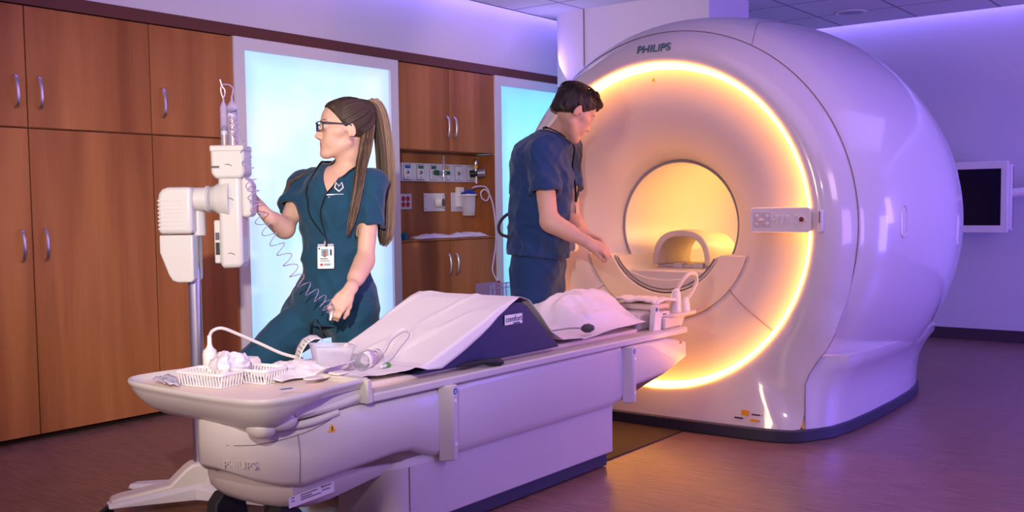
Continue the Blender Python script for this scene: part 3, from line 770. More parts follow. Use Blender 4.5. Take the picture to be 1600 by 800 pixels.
N = dict(
    head=A3(4.4756, 3.0403, 1.691),
    neck0=A3(4.4916, 3.1732, 1.5913),
    neck1=A3(4.4885, 3.0865, 1.6644),
    shR=A3(4.3414, 3.1593, 1.4758),
    shL=A3(4.6864, 3.2419, 1.5191),
    elR=A3(4.281, 3.0709, 1.1194),
    wrR=A3(4.3578, 2.896, 1.0155),
    hndR=A3(4.4026, 2.8352, 0.9848),
    elL=A3(4.6006, 3.1489, 1.1167),
    wrL=A3(4.4476, 2.9634, 1.0486),
    chest=A3(4.4656, 3.2511, 1.38),
    waist=A3(4.4575, 3.2702, 1.1371),
    hip=A3(4.4607, 3.2796, 0.9446),
    hpR=A3(4.4056, 3.2751, 0.8427),
    hpL=A3(4.5365, 3.3016, 0.8342),
    knR=A3(4.3792, 3.2624, 0.3743),
    knL=A3(4.5183, 3.2774, 0.3553),
    anR=A3(4.38, 3.2556, -0.012),
    anL=A3(4.5244, 3.2959, -0.0363),
)
# ================================================================ people
mat('skin_light', (.70,.43,.31), .5, sss=.12, var=.05, vscale=20)
mat('skin_man', (.62,.37,.28), .5, sss=.12, var=.05, vscale=20)
mat('lips', (.60,.29,.24), .4)
mat('hair_base', (.05,.03,.02), .75)
mat('lips_man', (.58,.30,.27), .45)
mat('eye_white', (.85,.83,.80), .2)
mat('iris', (.06,.05,.04), .15)
mat('teal_scrubs', srgb(12,66,92), .85, sheen=.15, bump=(260,.25,.0015), var=.08, vscale=9)
mat('navy_scrubs', srgb(20,54,104), .85, sheen=.15, bump=(260,.25,.0015), var=.08, vscale=9)
mat('hair_dark', (.045,.026,.018), .55)
mat('hair_mid', (.115,.068,.043), .5)
mat('hair_blond', (.30,.19,.12), .5)
mat('hair_man', (.016,.009,.007), .5)
class Head:
    def __init__(s, c, f, l, u, sc): s.c, s.f, s.l, s.u, s.s = c, nrm(f), nrm(l), nrm(u), sc
    def __call__(s, x, y, z): return s.c+s.f*x*s.s[0]+s.l*y*s.s[1]+s.u*z*s.s[2]
    def M(s): return np.stack([s.f, s.l, s.u], 1)
    def inv(s, P):
        d = P-s.c; return np.stack([d@s.f/s.s[0], d@s.l/s.s[1], d@s.u/s.s[2]], -1)
    def R(s, a, b, c): return (a*s.s[0], b*s.s[1], c*s.s[2])
    def rotM(s, ang, axis='y'):
        c_, n_ = math.cos(ang), math.sin(ang); M = s.M()
        if axis == 'y': return np.stack([M[:,0]*c_+M[:,2]*n_, M[:,1], -M[:,0]*n_+M[:,2]*c_], 1)
        return np.stack([M[:,0]*c_+M[:,1]*n_, -M[:,0]*n_+M[:,1]*c_, M[:,2]], 1)
def add_head(F, H, man=False):
    e = lambda c, r, k=.02, op='add', M=None: F.ell(H(*c), H.R(*r), H.M() if M is None else M, k, op)
    e((-.018,0,.040), (.092,.074,.082), .02)            # cranium
    e((.020,0,.045), (.066,.064,.066), .03)             # forehead
    e((.033,0,-.035), (.056,.058,.076), .03)            # face
    j = .006 if man else 0
    for s in (1,-1):
        F.cone(H(-.004,s*.054,-.055-j), H(.066,s*.018,-.098-j), .016+j, .013+j/2, .03)   # jaw
        F.cone(H(.060,s*.045,-.012), H(.030,s*.060,-.008), .017, .017, .03)      # cheekbone
        e((.058,s*.030,-.045), (.026,.022,.028), .02)                             # cheek
        F.cone(H(.083,s*.010,.034+j*.3), H(.070,s*.048,.036), .007+j*.5, .007, .015)  # brow
    e((.078,0,-.101-j), (.018,.020,.016), .025)          # chin
    e((.070,0,-.062), (.024,.028,.030), .02)             # muzzle
    F.cone(H(.080,0,.024), H(.102,0,-.022), .0075, .0095, .014)   # nose bridge
    e((.1035,0,-.028), (.0115,.0115,.0100), .010)
    for s in (1,-1): e((.096,s*.012,-.033), (.011,.0075,.0080), .008)
    for s in (1,-1): e((.101,s*.006,-.0405), (.005,.003,.003), .003, 'sub')
    for s in (1,-1): e((.097,s*.033,.014), (.018,.017,.012), .012, 'sub')   # eye sockets
    for s in (1,-1): e((.0755,s*.033,.0135), (.0125,.014,.0125), .004); F.cone(H(.0875,s*.022,.0225), H(.080,s*.046,.0205), .0042, .0040, .006); F.cone(H(.0865,s*.022,.005), H(.080,s*.045,.007), .0036, .0034, .006)
    F.cone(H(.089,.0,-.0585), H(.080,.022,-.0655), .0045, .0022, .005); F.cone(H(.089,.0,-.0585), H(.080,-.022,-.0655), .0045, .0022, .005)
    F.cone(H(.087,.0,-.074), H(.079,.019,-.0675), .006, .0025, .005); F.cone(H(.087,.0,-.074), H(.079,-.019,-.0675), .006, .0025, .005)
    F.cone(H(.094,.016,-.0665), H(.094,-.016,-.0665), .0018, .0018, .002, 'sub')
    for s in (1,-1):                                     # ears
        Me = H.rotM(-.25); q = np.stack([Me[:,0]*.9+Me[:,1]*s*-.42, Me[:,1]*.9+Me[:,0]*s*.42, Me[:,2]], 1)
        F.ell(H(-.014,s*.077,-.004), H.R(.017,.006,.031), q, .006)
        F.ell(H(-.006,s*.0865,.003), H.R(.0095,.007,.018), q, .004, 'sub')
        F.cone(H(-.004,s*.076,-.012), H(-.006,s*.077,-.030), .005, .0045, .006)
        F.cone(H(0,s*.070,0), H(-.01,s*.074,0), .008, .006, .01)
def face_bits(root, H, skin, lips, brow, lash=True, P=None):
    for s in (1,-1):
        c = H(.0765,s*.033,.0125)
        b = part('eyeball', MB().add(*ball(c, .0150)), 'eye_white', root)
        d = nrm(H.f+H.l*s*.05); part('iris', disc(c+d*.0138, d, .0062, .0016), 'iris', b)
        pts = [H(.087-abs(t-.45)*.022, s*(.016+.036*t), .0325+.009*math.sin(t*2.4)-.004*t) for t in np.linspace(0,1,7)]
        part('eyebrow', MB().tube([Vector(p) for p in pts], [.0016,.0028,.0032,.003,.0026,.002,.001], 6, flat=.6), brow, root)
        if lash:
            pts = [H(.0895-abs(t-.4)*.012, s*(.021+.025*t), .0165+.0055*math.sin(PI*t)) for t in np.linspace(0,1,7)]
            part('eyelash', MB().tube([Vector(p) for p in pts], .0012, 5), 'black', root)
def ball(c, r, n=10, m=16):
    vs = [(c[0], c[1], c[2]+r)]
    for i in range(1, n):
        a = PI*i/n
        vs += [(c[0]+r*math.sin(a)*math.cos(2*PI*k/m), c[1]+r*math.sin(a)*math.sin(2*PI*k/m), c[2]+r*math.cos(a)) for k in range(m)]
    vs.append((c[0], c[1], c[2]-r)); fs = [(0, 1+k, 1+(k+1) % m) for k in range(m)]
    for i in range(n-2):
        for k in range(m): a = 1+i*m; fs.append((a+k, a+m+k, a+m+(k+1) % m, a+(k+1) % m))
    a = 1+(n-2)*m; L = len(vs)-1; fs += [(a+k, L, a+(k+1) % m) for k in range(m)]
    return vs, fs
def disc(c, d, r, t, n=16):
    d = Vector(d).normalized(); return MB().tube([Vector(c)-d*t, Vector(c)+d*t*.5, Vector(c)+d*t], [r, r*.9, r*.3], n)
def add_hand(F, w, d, n, thumb_side, curl=(.5,.55,.6,.65), s=1.0, thumb=(.6,.5), spread=.06, tcurl=.5):
    """w wrist, d direction of the palm, n back-of-hand normal; thumb_side +1/-1 along d x n"""
    d = nrm(d); n = nrm(np.array(n)-d*np.dot(n, d)); t = np.cross(d, n)*thumb_side
    M = np.stack([d, t, n], 1)
    F.cone(w-d*.03*s, w+d*.02*s, .025*s, .024*s, .02)
    F.ell(w+d*.050*s, (.052*s,.038*s,.0165*s), M, .015)
    F.ell(w+d*.035*s+t*.022*s-n*.006*s, (.034*s,.019*s,.016*s), M, .012)
    for i, (o, L) in enumerate(((.029,.92),(.010,1.02),(-.009,.96),(-.027,.76))):
        b = w+d*(.088-.004*abs(i-1))*s+t*o*s; dd = nrm(d+t*(o*spread*30)); a = curl[i]
        pts = [w+d*.055*s+t*o*.8*s, b]; rs = [.010*s,.0100*s]; p = b; ang = a*.6
        for L_, add in ((.040,0),(.026,a*1.1),(.021,a*.8)):
            ang += add; v = dd*math.cos(ang)-n*math.sin(ang); p = p+v*L_*L*s; pts.append(p); rs.append({.040:.0088,.026:.0078,.021:.0066}[L_]*s)
        F.chain(pts, rs, .008)
    b = w+d*.018*s+t*.020*s-n*.004*s
    v = nrm(d*thumb[0]+t*thumb[1]-n*.35); p1 = b+v*.040*s
    v2 = nrm(v*(1-tcurl*.4)+d*tcurl*.8-n*.25); p2 = p1+v2*.032*s; v3 = nrm(v2+d*.3-n*.3*tcurl-t*.25*tcurl); p3 = p2+v3*.024*s
    F.chain([b, p1, p2, p3], [.015*s,.0115*s,.010*s,.0075*s], .012)
def strands(name, guides, n, spread, r, ms, parent, seed=1, taper=.35, mfun=None, pts=14, flat=(1,1), wav=.004):
    """n hairs that follow a guide curve; spread: radius of the bundle along it"""
    rnd = random.Random(seed); mb = MB(); G = catmull([Vector(g) for g in guides], 6); N_ = len(G)
    for k in range(n):
        a = rnd.uniform(0, 2*PI); q = math.sqrt(rnd.random()); ph = rnd.uniform(0, 6); L = rnd.uniform(.82, 1)
        P_ = []
        for i in range(pts):
            u = i/(pts-1)*L; x = u*(N_-1); j = min(int(x), N_-2); p = G[j].lerp(G[j+1], x-j)
            T = (G[min(j+1, N_-1)]-G[max(j-1, 0)]).normalized()
            e1 = T.cross(Vector(flat[2]) if len(flat) > 2 else Vector((.8,.6,0))).normalized(); e2 = T.cross(e1)
            R_ = interp(u, spread)
            P_.append(p+e1*(math.cos(a)*q*R_*flat[0]+wav*math.sin(ph+u*5)*u)+e2*(math.sin(a)*q*R_*flat[1]+wav*math.cos(ph*2+u*4)*u))
        m_ = mfun(math.cos(a)*q, math.sin(a)*q, rnd) if mfun else 0
        mb.tube(P_, [r*(1-(1-taper)*(i/(pts-1))**2) for i in range(pts)], 5, mi=m_)
    return part(name, mb, ms, parent, angle=180)
def folds(F, f):
    ax = [np.arange(F.n[i])*F.h+F.lo[i] for i in range(3)]
    X, Y, Z = np.meshgrid(*ax, indexing='ij'); m = np.abs(F.F) < .04
    F.F[m] += f(X[m], Y[m], Z[m]).astype(np.float32)
def cr_(n, w=6.): return np.maximum(0, 1-np.abs(n)*w)
def samp(F, p):
    q = (np.array(p)-F.lo)/F.h; i = np.clip(np.floor(q).astype(int), 0, F.n-2); t = np.clip(q-i, 0, 1); r = 0
    for a in (0,1):
        for b in (0,1):
            for c in (0,1): r += F.F[i[0]+a, i[1]+b, i[2]+c]*(t[0] if a else 1-t[0])*(t[1] if b else 1-t[1])*(t[2] if c else 1-t[2])
    return r
def push(Fs, p, d, gap=.003):
    """move p along d until it clears the surfaces by gap"""
    d = nrm(d); p = np.array(p, float)
    # start well inside, march outwards to the last surface
    best = p
    for k in range(120):
        q = p+d*k*.0025
        if min(samp(F, q) for F in Fs) > gap: return q
    return best
def ridged(X, Y, Z): return 1-2*np.abs(vnoise(X, Y, Z))*2

# ---------------------------------------------------------------- the woman
wo = thing('person', 'woman in teal scrubs with glasses and long ponytail, one hand on the injector', 'person', (3.04, 3.34, 0))
f = nrm((-.98,-.20,0)); l = np.array((.20,-.98,0)); up = A3(0,0,1)   # torso: forward and her left
MT = np.stack([f, l, up], 1)
Hw = Head(W['head'], (-.846,.533,.0), (-.533,-.846,0), (0,0,1), (1.12,1.05,1.04))
B = Field((2.50,2.98,.70), (3.30,3.72,1.72), .0038)
ch, wa, hi = W['chest'], W['waist'], W['hip']
def torso_w(F, g, man=False):
    F.ell(ch+up*.0, (.100+g,.150+g,.165+g), MT, .02)
    F.cone(ch+up*.03+l*.03, wa, .105+g, .095+g, .06); F.cone(ch+up*.03-l*.03, wa, .105+g, .095+g, .06)
    for s in (1,-1): F.ell(ch+f*.066+l*s*.072-up*.02, (.058+g,.066+g,.062+g), MT, .035)
    F.ell(hi, (.115+g,.165+g,.13+g), MT, .05)
    F.cone(W['shL']+up*.005, W['neck0']-up*.02, .046+g, .050+g, .04); F.cone(W['shR']+up*.005, W['neck0']-up*.02, .046+g, .050+g, .04)
torso_w(B, 0)
B.cone(W['neck0']-up*.04-f*.0, W['neck1']-up*.02, .052, .047, .035)
B.cone(W['neck1']-up*.03, Hw(-.02,0,-.03), .047, .050, .02)
for s in ('L','R'):
    B.cone(W['sh'+s], W['el'+s], .046, .036, .03)
B.cone(W['elL'], W['wrL'], .037, .0235, .02); B.cone(W['elL']+(W['wrL']-W['elL'])*.15, W['elL']+(W['wrL']-W['elL'])*.6, .039, .032, .03)
B.cone(W['elR'], W['wrR'], .037, .0235, .02); B.cone(W['elR']+(W['wrR']-W['elR'])*.15, W['elR']+(W['wrR']-W['elR'])*.6, .040, .032, .03)
add_head(B, Hw)
dL = nrm(W['hndL']-W['wrL']); add_hand(B, W['wrL']+dL*.012, dL+A3(-.05,0,-.3), A3(-.60,-.75,.45), -1, (.75,.85,.95,1.0), .92, (.75,.45), .02, .6)
dR = nrm(W['hndR']-W['wrR']); add_hand(B, W['wrR']+dR*.01, dR, A3(.35,-.85,.3), 1, (.5,.55,.6,.65), 1.0, (.6,.5), .03, .5)
P_, Q_ = B.mesh()
cen = P_[Q_].mean(1); lc = Hw.inv(cen)
ml = ((lc[:,0] > .070) & (np.abs(lc[:,1]) < .0185-.2*np.abs(lc[:,2]+.0665)) & (lc[:,2] > -.0795) & (lc[:,2] < -.0545))
np_part('body', P_, Q_, ['skin_light','lips'], wo, mi=ml.astype(int))
BW = B
face_bits(wo, Hw, 'skin_light', 'lips', 'hair_dark')
# scrub top
T = Field((2.75,3.00,.66), (3.34,3.70,1.42), .0058)
sleeve = {}
for s in ('L','R'):
    a, b = W['sh'+s], W['el'+s]; v = b-a; L_ = np.linalg.norm(v); d = v/L_; e = a+v*.52
    T.cone(a, a+v*.54, .060, .064, .03)
    T.fn(e-.14, e+.16, lambda X, Y, Z: -((X-e[0])*d[0]+(Y-e[1])*d[1]+(Z-e[2])*d[2]))
    sleeve[s] = (e, d)
torso_w(T, .014)
T.cone(ch-up*.05+f*.01, hi+up*.0, .130, .150, .06); T.ell(hi-up*.06, (.140,.185,.16), MT, .05)
T.cone(hi-up*.06-l*.05, hi-up*.12-l*.15+f*.04, .13, .11, .06)
folds(T, lambda X, Y, Z: .012*vnoise(X*9+Z*4, Y*9-Z*3, Z*3.2) + .020*np.abs(vnoise((X-Y)*14+Z*9, (X+Y)*7+5, Z*7-X*8))-.004 + .004*vnoise(X*30, Y*30, Z*12) - .006*cr_(vnoise(X*7+Z*5+3, Y*7-Z*2, Z*4-X*5)) - .005*cr_(vnoise(X*11-Z*8, Y*11+9, Z*8+Y*6), 7))
for s in ('L','R'):
    e, d = sleeve[s]; T.cone(e-d*.012, e+d*.05, .052, .054, .003, 'sub')
vb = W['vneck']
# neckline: V opened in front, round behind
nk = W['neck0']
T.cone(nk+up*.01, nk+up*.10, .066, .085, .008, 'sub')
def vcut(X, Y, Z):
    fx = (X-nk[0])*f[0]+(Y-nk[1])*f[1]; lx = (X-nk[0])*l[0]+(Y-nk[1])*l[1]
    zb_ = nk[2]-.085; return np.maximum(np.abs(lx)-(Z-zb_)*.58, np.maximum(.0-fx, zb_-Z))
T.fn(nk-.2, nk+.2, vcut, .004)
T.fn(A3(2.6,2.9,.6), A3(3.5,3.8,.80), lambda X, Y, Z: (Z-.700-.02*np.sin((X+Y)*9)), .004)
P_, Q_ = T.mesh(); TW = T
np_part('scrub_top', P_, Q_, 'teal_scrubs', wo)
# trousers
T = Field((2.60,3.02,.03), (3.34,3.80,.95), .0062)
T.ell(hi-up*.03, (.118,.160,.14), MT, .05)
T.chain([W['hpR']+up*.03, W['knR'], W['anR']], [.108,.078,.066], .05); T.chain([W['hpL']+up*.03, W['knL'], W['anL']+up*.02], [.105,.078,.066], .05)
folds(T, lambda X, Y, Z: .010*vnoise(X*8+Z*5, Y*8, Z*9-X*6) + .016*np.abs(vnoise(X*14, Y*14+Z*6, Z*12-X*9))-.003 - .007*cr_(vnoise(X*8+Z*8, Y*8, Z*11-X*7)))
P_, Q_ = T.mesh(); del T
np_part('trousers', P_, Q_, 'teal_scrubs', wo)
cordm = MB().tube(catmull([hi+f*.15-up*.085, hi+f*.165-up*.11-l*.02, hi+f*.16-up*.16-l*.03], 5), .0035, 6).tube(catmull([hi+f*.15-up*.085, hi+f*.165-up*.11+l*.02, hi+f*.155-up*.15+l*.035], 5), .0035, 6)
part('drawstring', cordm, 'black', wo)
# shoes
def shoe(parent, ankle, d, m, s=1.0):
    d = nrm((d[0], d[1], 0)); z = A3(0,0,1); sd = np.cross(z, d); a = A3(ankle[0], ankle[1], 0)
    T = Field(a-A3(.30,.30,0)+A3(0,0,-.01), a+A3(.30,.30,.16), .005)
    T.cone(a-d*.05*s+z*.045, a+d*.16*s+z*.036, .042*s, .036*s, .02); T.cone(a-d*.045*s+z*.05, a+z*.11, .040, .042, .03); T.ell(a+d*.13*s+z*.03, (.075*s,.045*s,.036), np.stack([d, sd, z], 1), .02)
    T.fn(a-A3(.3,.3,.1), a+A3(.3,.3,.014), lambda X, Y, Z: Z-.004, 0)
    P_, Q_ = T.mesh(); o = np_part('shoe', P_, Q_, m, parent)
    return o
mat('shoe_white', (.70,.64,.66), .6)
shoe(wo, W['anL'], (-1,.1), 'shoe_white'); shoe(wo, W['anR'], (-.9,.3), 'shoe_white')
# hair
T = Field(Hw.c-.17, Hw.c+.17, .0035)
T.ell(Hw(-.020,0,.043), Hw.R(.101,.083,.092), Hw.M(), .01); T.ell(Hw(.018,0,.052), Hw.R(.072,.072,.071), Hw.M(), .02)
T.ell(Hw(-.085,0,.085), Hw.R(.045,.035,.040), Hw.M(), .03)
def hairline(X, Y, Z):
    dx = ((X-Hw.c[0])*Hw.f[0]+(Y-Hw.c[1])*Hw.f[1]+(Z-Hw.c[2])*Hw.f[2])/Hw.s[0]; dz = ((X-Hw.c[0])*Hw.u[0]+(Y-Hw.c[1])*Hw.u[1]+(Z-Hw.c[2])*Hw.u[2])/Hw.s[2]; dy = ((X-Hw.c[0])*Hw.l[0]+(Y-Hw.c[1])*Hw.l[1])/Hw.s[1]
    return np.minimum(-(dx-(.008+.66*dz+.10*np.abs(dy)*0)), dz+.030+.35*(dx+.05))*-1*-1
T.fn(Hw.c-.2, Hw.c+.2, lambda X, Y, Z: hairline(X, Y, Z), .006, 'and') if False else None
def keep(X, Y, Z):
    dx = ((X-Hw.c[0])*Hw.f[0]+(Y-Hw.c[1])*Hw.f[1]+(Z-Hw.c[2])*Hw.f[2])/Hw.s[0]; dz = (Z-Hw.c[2])/Hw.s[2]
    return np.maximum(dx-(.004+.72*dz), -(dz+.035+.3*(dx+.05)))     # negative where hair grows
T.fn(Hw.c-.2, Hw.c+.2, lambda X, Y, Z: -keep(X, Y, Z), .006, 'sub')
P_, Q_ = T.mesh(); del T
hair = np_part('hair', P_, Q_, 'hair_base', wo)
pb_ = Hw(-.098,0,.095)
rnd = random.Random(5); mb = MB()
def cap_pt(d):
    """surface of the hair cap in direction d (local)"""
    best = 0
    for c, r in (((-.020,0,.043),(.102,.084,.093)), ((.018,0,.052),(.073,.073,.072)), ((-.085,0,.085),(.046,.036,.041))):
        a = sum((d[i]/r[i])**2 for i in range(3)); b = -2*sum(d[i]*(c[i]-o_[i])/r[i]**2 for i in range(3)); q = sum(((c[i]-o_[i])/r[i])**2 for i in range(3))-1
        D = b*b-4*a*q
        if D > 0: best = max(best, (-b+math.sqrt(D))/(2*a))
    return [o_[i]+d[i]*best for i in range(3)]
o_ = (-.015,0,.045); pe = nrm((-.083,0,.05))
for k in range(900):
    a = rnd.uniform(-PI, PI); # start on the hairline
    th = rnd.uniform(0, 1)
    side = 1 if a > 0 else -1; q = abs(a)/PI
    if q < .62:   # front and temples
        t_ = q/.62; zr = .10-.13*t_; y = side*.078*math.sin(t_*PI/2); st = nrm((.010+.72*(zr+.045), y, zr))
    else:         # behind the ears and nape
        t_ = (q-.62)/.38; st = nrm((-.03-.07*t_, side*.075*(1-t_), -.055+.0*t_))
    st = nrm(st+A3(rnd.uniform(-.05,.05), rnd.uniform(-.08,.08), rnd.uniform(-.05,.05)))
    pts = []
    for i in range(11):
        u = i/10; d = nrm(st*(1-u)+pe*u); c_ = cap_pt(d); e_ = .0012*math.sin(PI*u)+.0005
        if u > .93: c_ = list((-.098,0,.093))
        pts.append(Vector(Hw(c_[0]+d[0]*e_, c_[1]+d[1]*e_, c_[2]+d[2]*e_)))
    mb.tube(pts, .0013, 4, mi=rnd.choice((0,0,0,0,1)))
part('hair_strands', mb, ['hair_dark','hair_mid'], wo, angle=180)
part('hair_tie', MB().add(*ball(pb_+A3(0,0,.004), .017)), mat('tie_white', (.72,.62,.60), .8), wo)
mf = lambda a, b, r_: (0 if a*1.0 < -.2 else (1 if a < .25 else 2)) if r_.random() > .2 else r_.choice((0,1,2))
r_img = Vector((.6128,-.79,0)); 
tail = [pb_, pb_+A3(.02,-.02,.012), W['pony1'], W['pony2'], W['pony3'], W['pony4']]
strands('ponytail', tail, 850, [(0,.012),(.12,.026),(.3,.038),(.6,.042),(.85,.034),(1,.012)], .0015, ['hair_dark','hair_mid','hair_blond'], wo, 3, mfun=mf, flat=(1,.55,(.79,.61,0)))
cam_d = nrm((-.8,-.6,0))
lk = [push((TW,BW), q, cam_d, .014) for q in (W['lock0']-up*.03, W['lock0']-up*.10+f*.01, W['lock1'], (W['lock1']+W['lock2'])/2, W['lock2'])]
tail2 = [pb_-A3(0,0,.01), Hw(-.10,.02,.03), Hw(-.075,.062,-.05), Hw(-.065,.070,-.10)]+lk
strands('front_lock', tail2, 330, [(0,.012),(.25,.030),(.5,.026),(.8,.018),(1,.005)], .0014, ['hair_dark','hair_mid','hair_blond'], wo, 8, mfun=lambda a, b, r_: r_.choice((0,1,1,2)), flat=(1,.4,(.79,.61,0)))
wisp = [Hw(.015,-.055,-.02), Hw(.03,-.06,-.08), Hw(.035,-.06,-.13), W['shR']+f*.09+up*.02-l*.0, W['shR']+f*.13-up*.08+l*.03]
strands('loose_wisp', wisp, 16, [(0,.003),(1,.006)], .0012, ['hair_mid','hair_blond'], wo, 9, mfun=lambda a, b, r_: r_.choice((0,1)))
# glasses
gm = mat('glasses_frame', (.03,.03,.07), .25)
gl = part('glasses', MB().tube([Vector(Hw(.106,.008,.022)), Vector(Hw(.110,0,.025)), Vector(Hw(.106,-.008,.022))], .0022, 6), gm, wo)
for s in (1,-1):
    pts = [Vector(Hw(.106-.10*abs(p[0]+.0)**1*.35*0-.012*((p[0]+.034)/.03)**2*0-(.014*(abs(p[0])/.06)**2), s*abs(p[0]), p[1])) for p in [(q[0]+.034, q[1]+.012) for q in rrect(-.026,.026,-.018,.018,.010,4)]]
    pts.append(pts[0]); part('lens_rim', MB().tube(pts, .0024, 6), gm, gl)
    part('temple_arm', MB().tube([Vector(Hw(.094,s*.060,.024)), Vector(Hw(.082,s*.074,.024)), Vector(Hw(.03,s*.079,.020)), Vector(Hw(-.008,s*.082,.018)), Vector(Hw(-.022,s*.082,.002))], .0024, 6, flat=1.4), gm, gl)
# earring, necklace
part('earring', MB().tube([Vector(Hw(-.010+.006*math.cos(a), .083, -.040+.006*math.sin(a))) for a in np.linspace(0, 2*PI, 13)], .0012, 5), 'steel', wo)
# lanyard and badge
bd = push((TW,), W['badge']+f*-.12, f, .012); lm_ = mat('lanyard_black', (.02,.02,.024), .6)
def drape(P, d, n=8, gap=.004, Fs=None):
    return [Vector(push(Fs or (TW, BW), np.array(p), d, gap)) for p in catmull(P, n)]
top_ = bd+up*.075; fv = nrm(f)
def strap(s):
    side = l*s
    a = [push((TW,BW), nk+up*.05+side*.03-f*.02, nrm(side*.6-f*.8), .004), push((TW,BW), nk+up*.035+side*.05+f*.0, nrm(side*1.0+up*.3), .004), push((TW,BW), nk+side*.060+up*.0+f*.02, nrm(f*.7+side*.5+up*.6), .004)]
    b = [push((TW,BW), ch+side*.062+up*.07, fv, .005), push((TW,BW), ch+side*.045+up*.02, fv, .005), push((TW,BW), ch+side*.025-up*.05, fv, .006)]
    return catmull([Vector(x) for x in a+b]+[Vector(top_+A3(.010,0,0))], 5)
ln = part('lanyard', MB().tube(strap(1), .0085, 8, flat=.3, up=(-.8,-.6,0)).tube(strap(-1), .0085, 8, flat=.3, up=(-.8,-.6,0)).tube([top_+A3(.01,0,.004), bd+up*.045+A3(.004,0,0)], [.008,.005], 8), lm_, wo)
bn_ = nrm((-.80,-.60,.08)); bx_ = nrm(np.cross(up, bn_)); by_ = np.cross(bn_, bx_); MB_ = frame(bd, bx_, by_)
def badge(parent, MM, s=1.0):
    bg = part('id_badge', MB().prism(rrect(-.035*s,.035*s,-.048*s,.048*s,.005*s), -.001, .001).xf(MM), 'paper', parent, label='white photo identity badge in a clear sleeve')
    R = lambda x0, x1, y0, y1, m, nm: part(nm, MB().box(x0*s, x1*s, y0*s, y1*s, .0011, .0016).xf(MM), m, bg, smooth=False)
    R(-.020,.012,.005,.036, mat('badge_photo', srgb(120,160,180), .6), 'badge_photo')
    part('badge_portrait', MB().add(*ball((-.004*s,.022*s,.001), .009*s, 6, 10)).add(*ball((-.004*s,.008*s,.001), .008*s, 6, 10)).warp(lambda x, y, z: (x, y, .0012+max(-.0004, (z-.001)*.15))).xf(MM), mat('badge_hair', srgb(150,100,70), .6), bg)
    R(.018,.026,.008,.034,'black','bar_code'); R(-.024,.010,-.008,-.004,'print_grey','print_line'); R(-.024,.018,-.017,-.014,'print_grey','print_line')
    R(-.024,-.012,-.036,-.026, mat('red_mark', srgb(190,30,40), .5), 'badge_mark'); R(-.008,.022,-.030,-.027,'print_grey','print_line'); R(-.008,.018,-.035,-.032,'print_grey','print_line')
    R(-.031,-.024,.034,.041,'black','badge_mark')
    part('badge_clip', MB().box(-.034*s,.034*s,.050*s,.057*s,-.001,.0015).box(-.006*s,.006*s,.055*s,.07*s,-.001,.002).xf(MM), mat('clip_grey', (.5,.5,.55), .2), bg)
    return bg
badge(wo, MB_, 1.0)
# chest emblem and embroidered lines
ec = push((TW,), ch+l*.098+up*.072, fv, .009); EM = frame(ec, nrm(l*1.0+f*-.55), up+f*-.12)
em = part('embroidery', MB().box(-.055,.020,-.032,-.027,-.003,.001).box(-.045,-.005,-.042,-.038,-.003,.001).tube([(-.018,.0,0),(-.012,.022,0),(0,.006,0),(.012,.022,0),(.018,0,0),(0,-.016,0),(-.018,0,0)], .0035, 5).xf(EM), mat('thread_white', (.75,.75,.78), .7), wo)
# ---------------------------------------------------------------- the man
mn = thing('person', 'man in navy scrubs with short dark hair bending his head over the table', 'person', (4.46, 3.27, 0))
f = nrm((.70,-.71,0)); l = np.array((-f[1], f[0], 0)); up = A3(0,0,1); MT = np.stack([f, l, up], 1)
Hm = Head(N['head'], (.846*.82,-.533*.82,-.57), (.533,.846,0), (.846*.57,-.533*.57,.82), (1.12,1.08,1.07))
ch, wa, hi = N['chest'], N['waist'], N['hip']
def torso_m(F, g):
    F.ell(ch, (.125+g,.180+g,.19+g), MT, .02)
    F.ell(ch-f*.03+up*.06, (.105+g,.165+g,.13+g), MT, .04)
    F.cone(ch, wa, .125+g, .122+g, .08); F.ell(wa, (.120+g,.160+g,.15+g), MT, .05); F.ell(hi, (.130+g,.172+g,.14+g), MT, .05)
    for s in ('R','L'): F.cone(N['sh'+s], N['neck0']-up*.05, .058+g, .062+g, .05)
B = Field((4.12,2.74,.88), (4.80,3.48,1.92), .0044)
torso_m(B, 0)
B.cone(N['neck0']-up*.04, N['neck1'], .066, .054, .04); B.cone(N['neck1'], Hm(-.03,0,-.02), .053, .054, .012)
for s in ('R','L'):
    B.cone(N['sh'+s], N['el'+s], .058, .047, .03); a, b = N['el'+s], N['wr'+s]
    B.cone(a, b, .045, .029, .02); B.cone(a+(b-a)*.12, a+(b-a)*.55, .049, .041, .03)
add_head(B, Hm, True)
d_ = nrm(N['hndR']-N['wrR']); add_hand(B, N['wrR']+d_*.01, d_, A3(-.2,-.75,.65), 1, (.9,.95,1.0,1.05), 1.06, (.8,.2), .01, .8)
d_ = nrm(A3(.35,-.75,-.45)); add_hand(B, N['wrL']+d_*.005, d_, A3(.5,.3,.7), -1, (.7,.8,.9,.95), 1.06, (.8,.3), .01, .7)
P_, Q_ = B.mesh(); BM = B
cen = P_[Q_].mean(1); lc = Hm.inv(cen)
ml = ((lc[:,0] > .070) & (np.abs(lc[:,1]) < .0235-.2*np.abs(lc[:,2]+.0665)) & (lc[:,2] > -.0795) & (lc[:,2] < -.0545))
np_part('body', P_, Q_, ['skin_man','lips_man'], mn, mi=ml.astype(int))
face_bits(mn, Hm, 'skin_man', 'lips_man', 'hair_man')
T = Field((4.10,2.98,.84), (4.84,3.56,1.66), .006)
sl = {}
for s in ('R','L'):
    a, v = N['sh'+s], N['el'+s]-N['sh'+s]; T.cone(a, a+v*.58, .072, .078, .035); sl[s] = (a, v)
    L_ = np.linalg.norm(v); d = v/L_; e = a+v*.55
    T.fn(e-.16, e+.18, lambda X, Y, Z: -((X-e[0])*d[0]+(Y-e[1])*d[1]+(Z-e[2])*d[2]))
    sl[s] = (e, d)
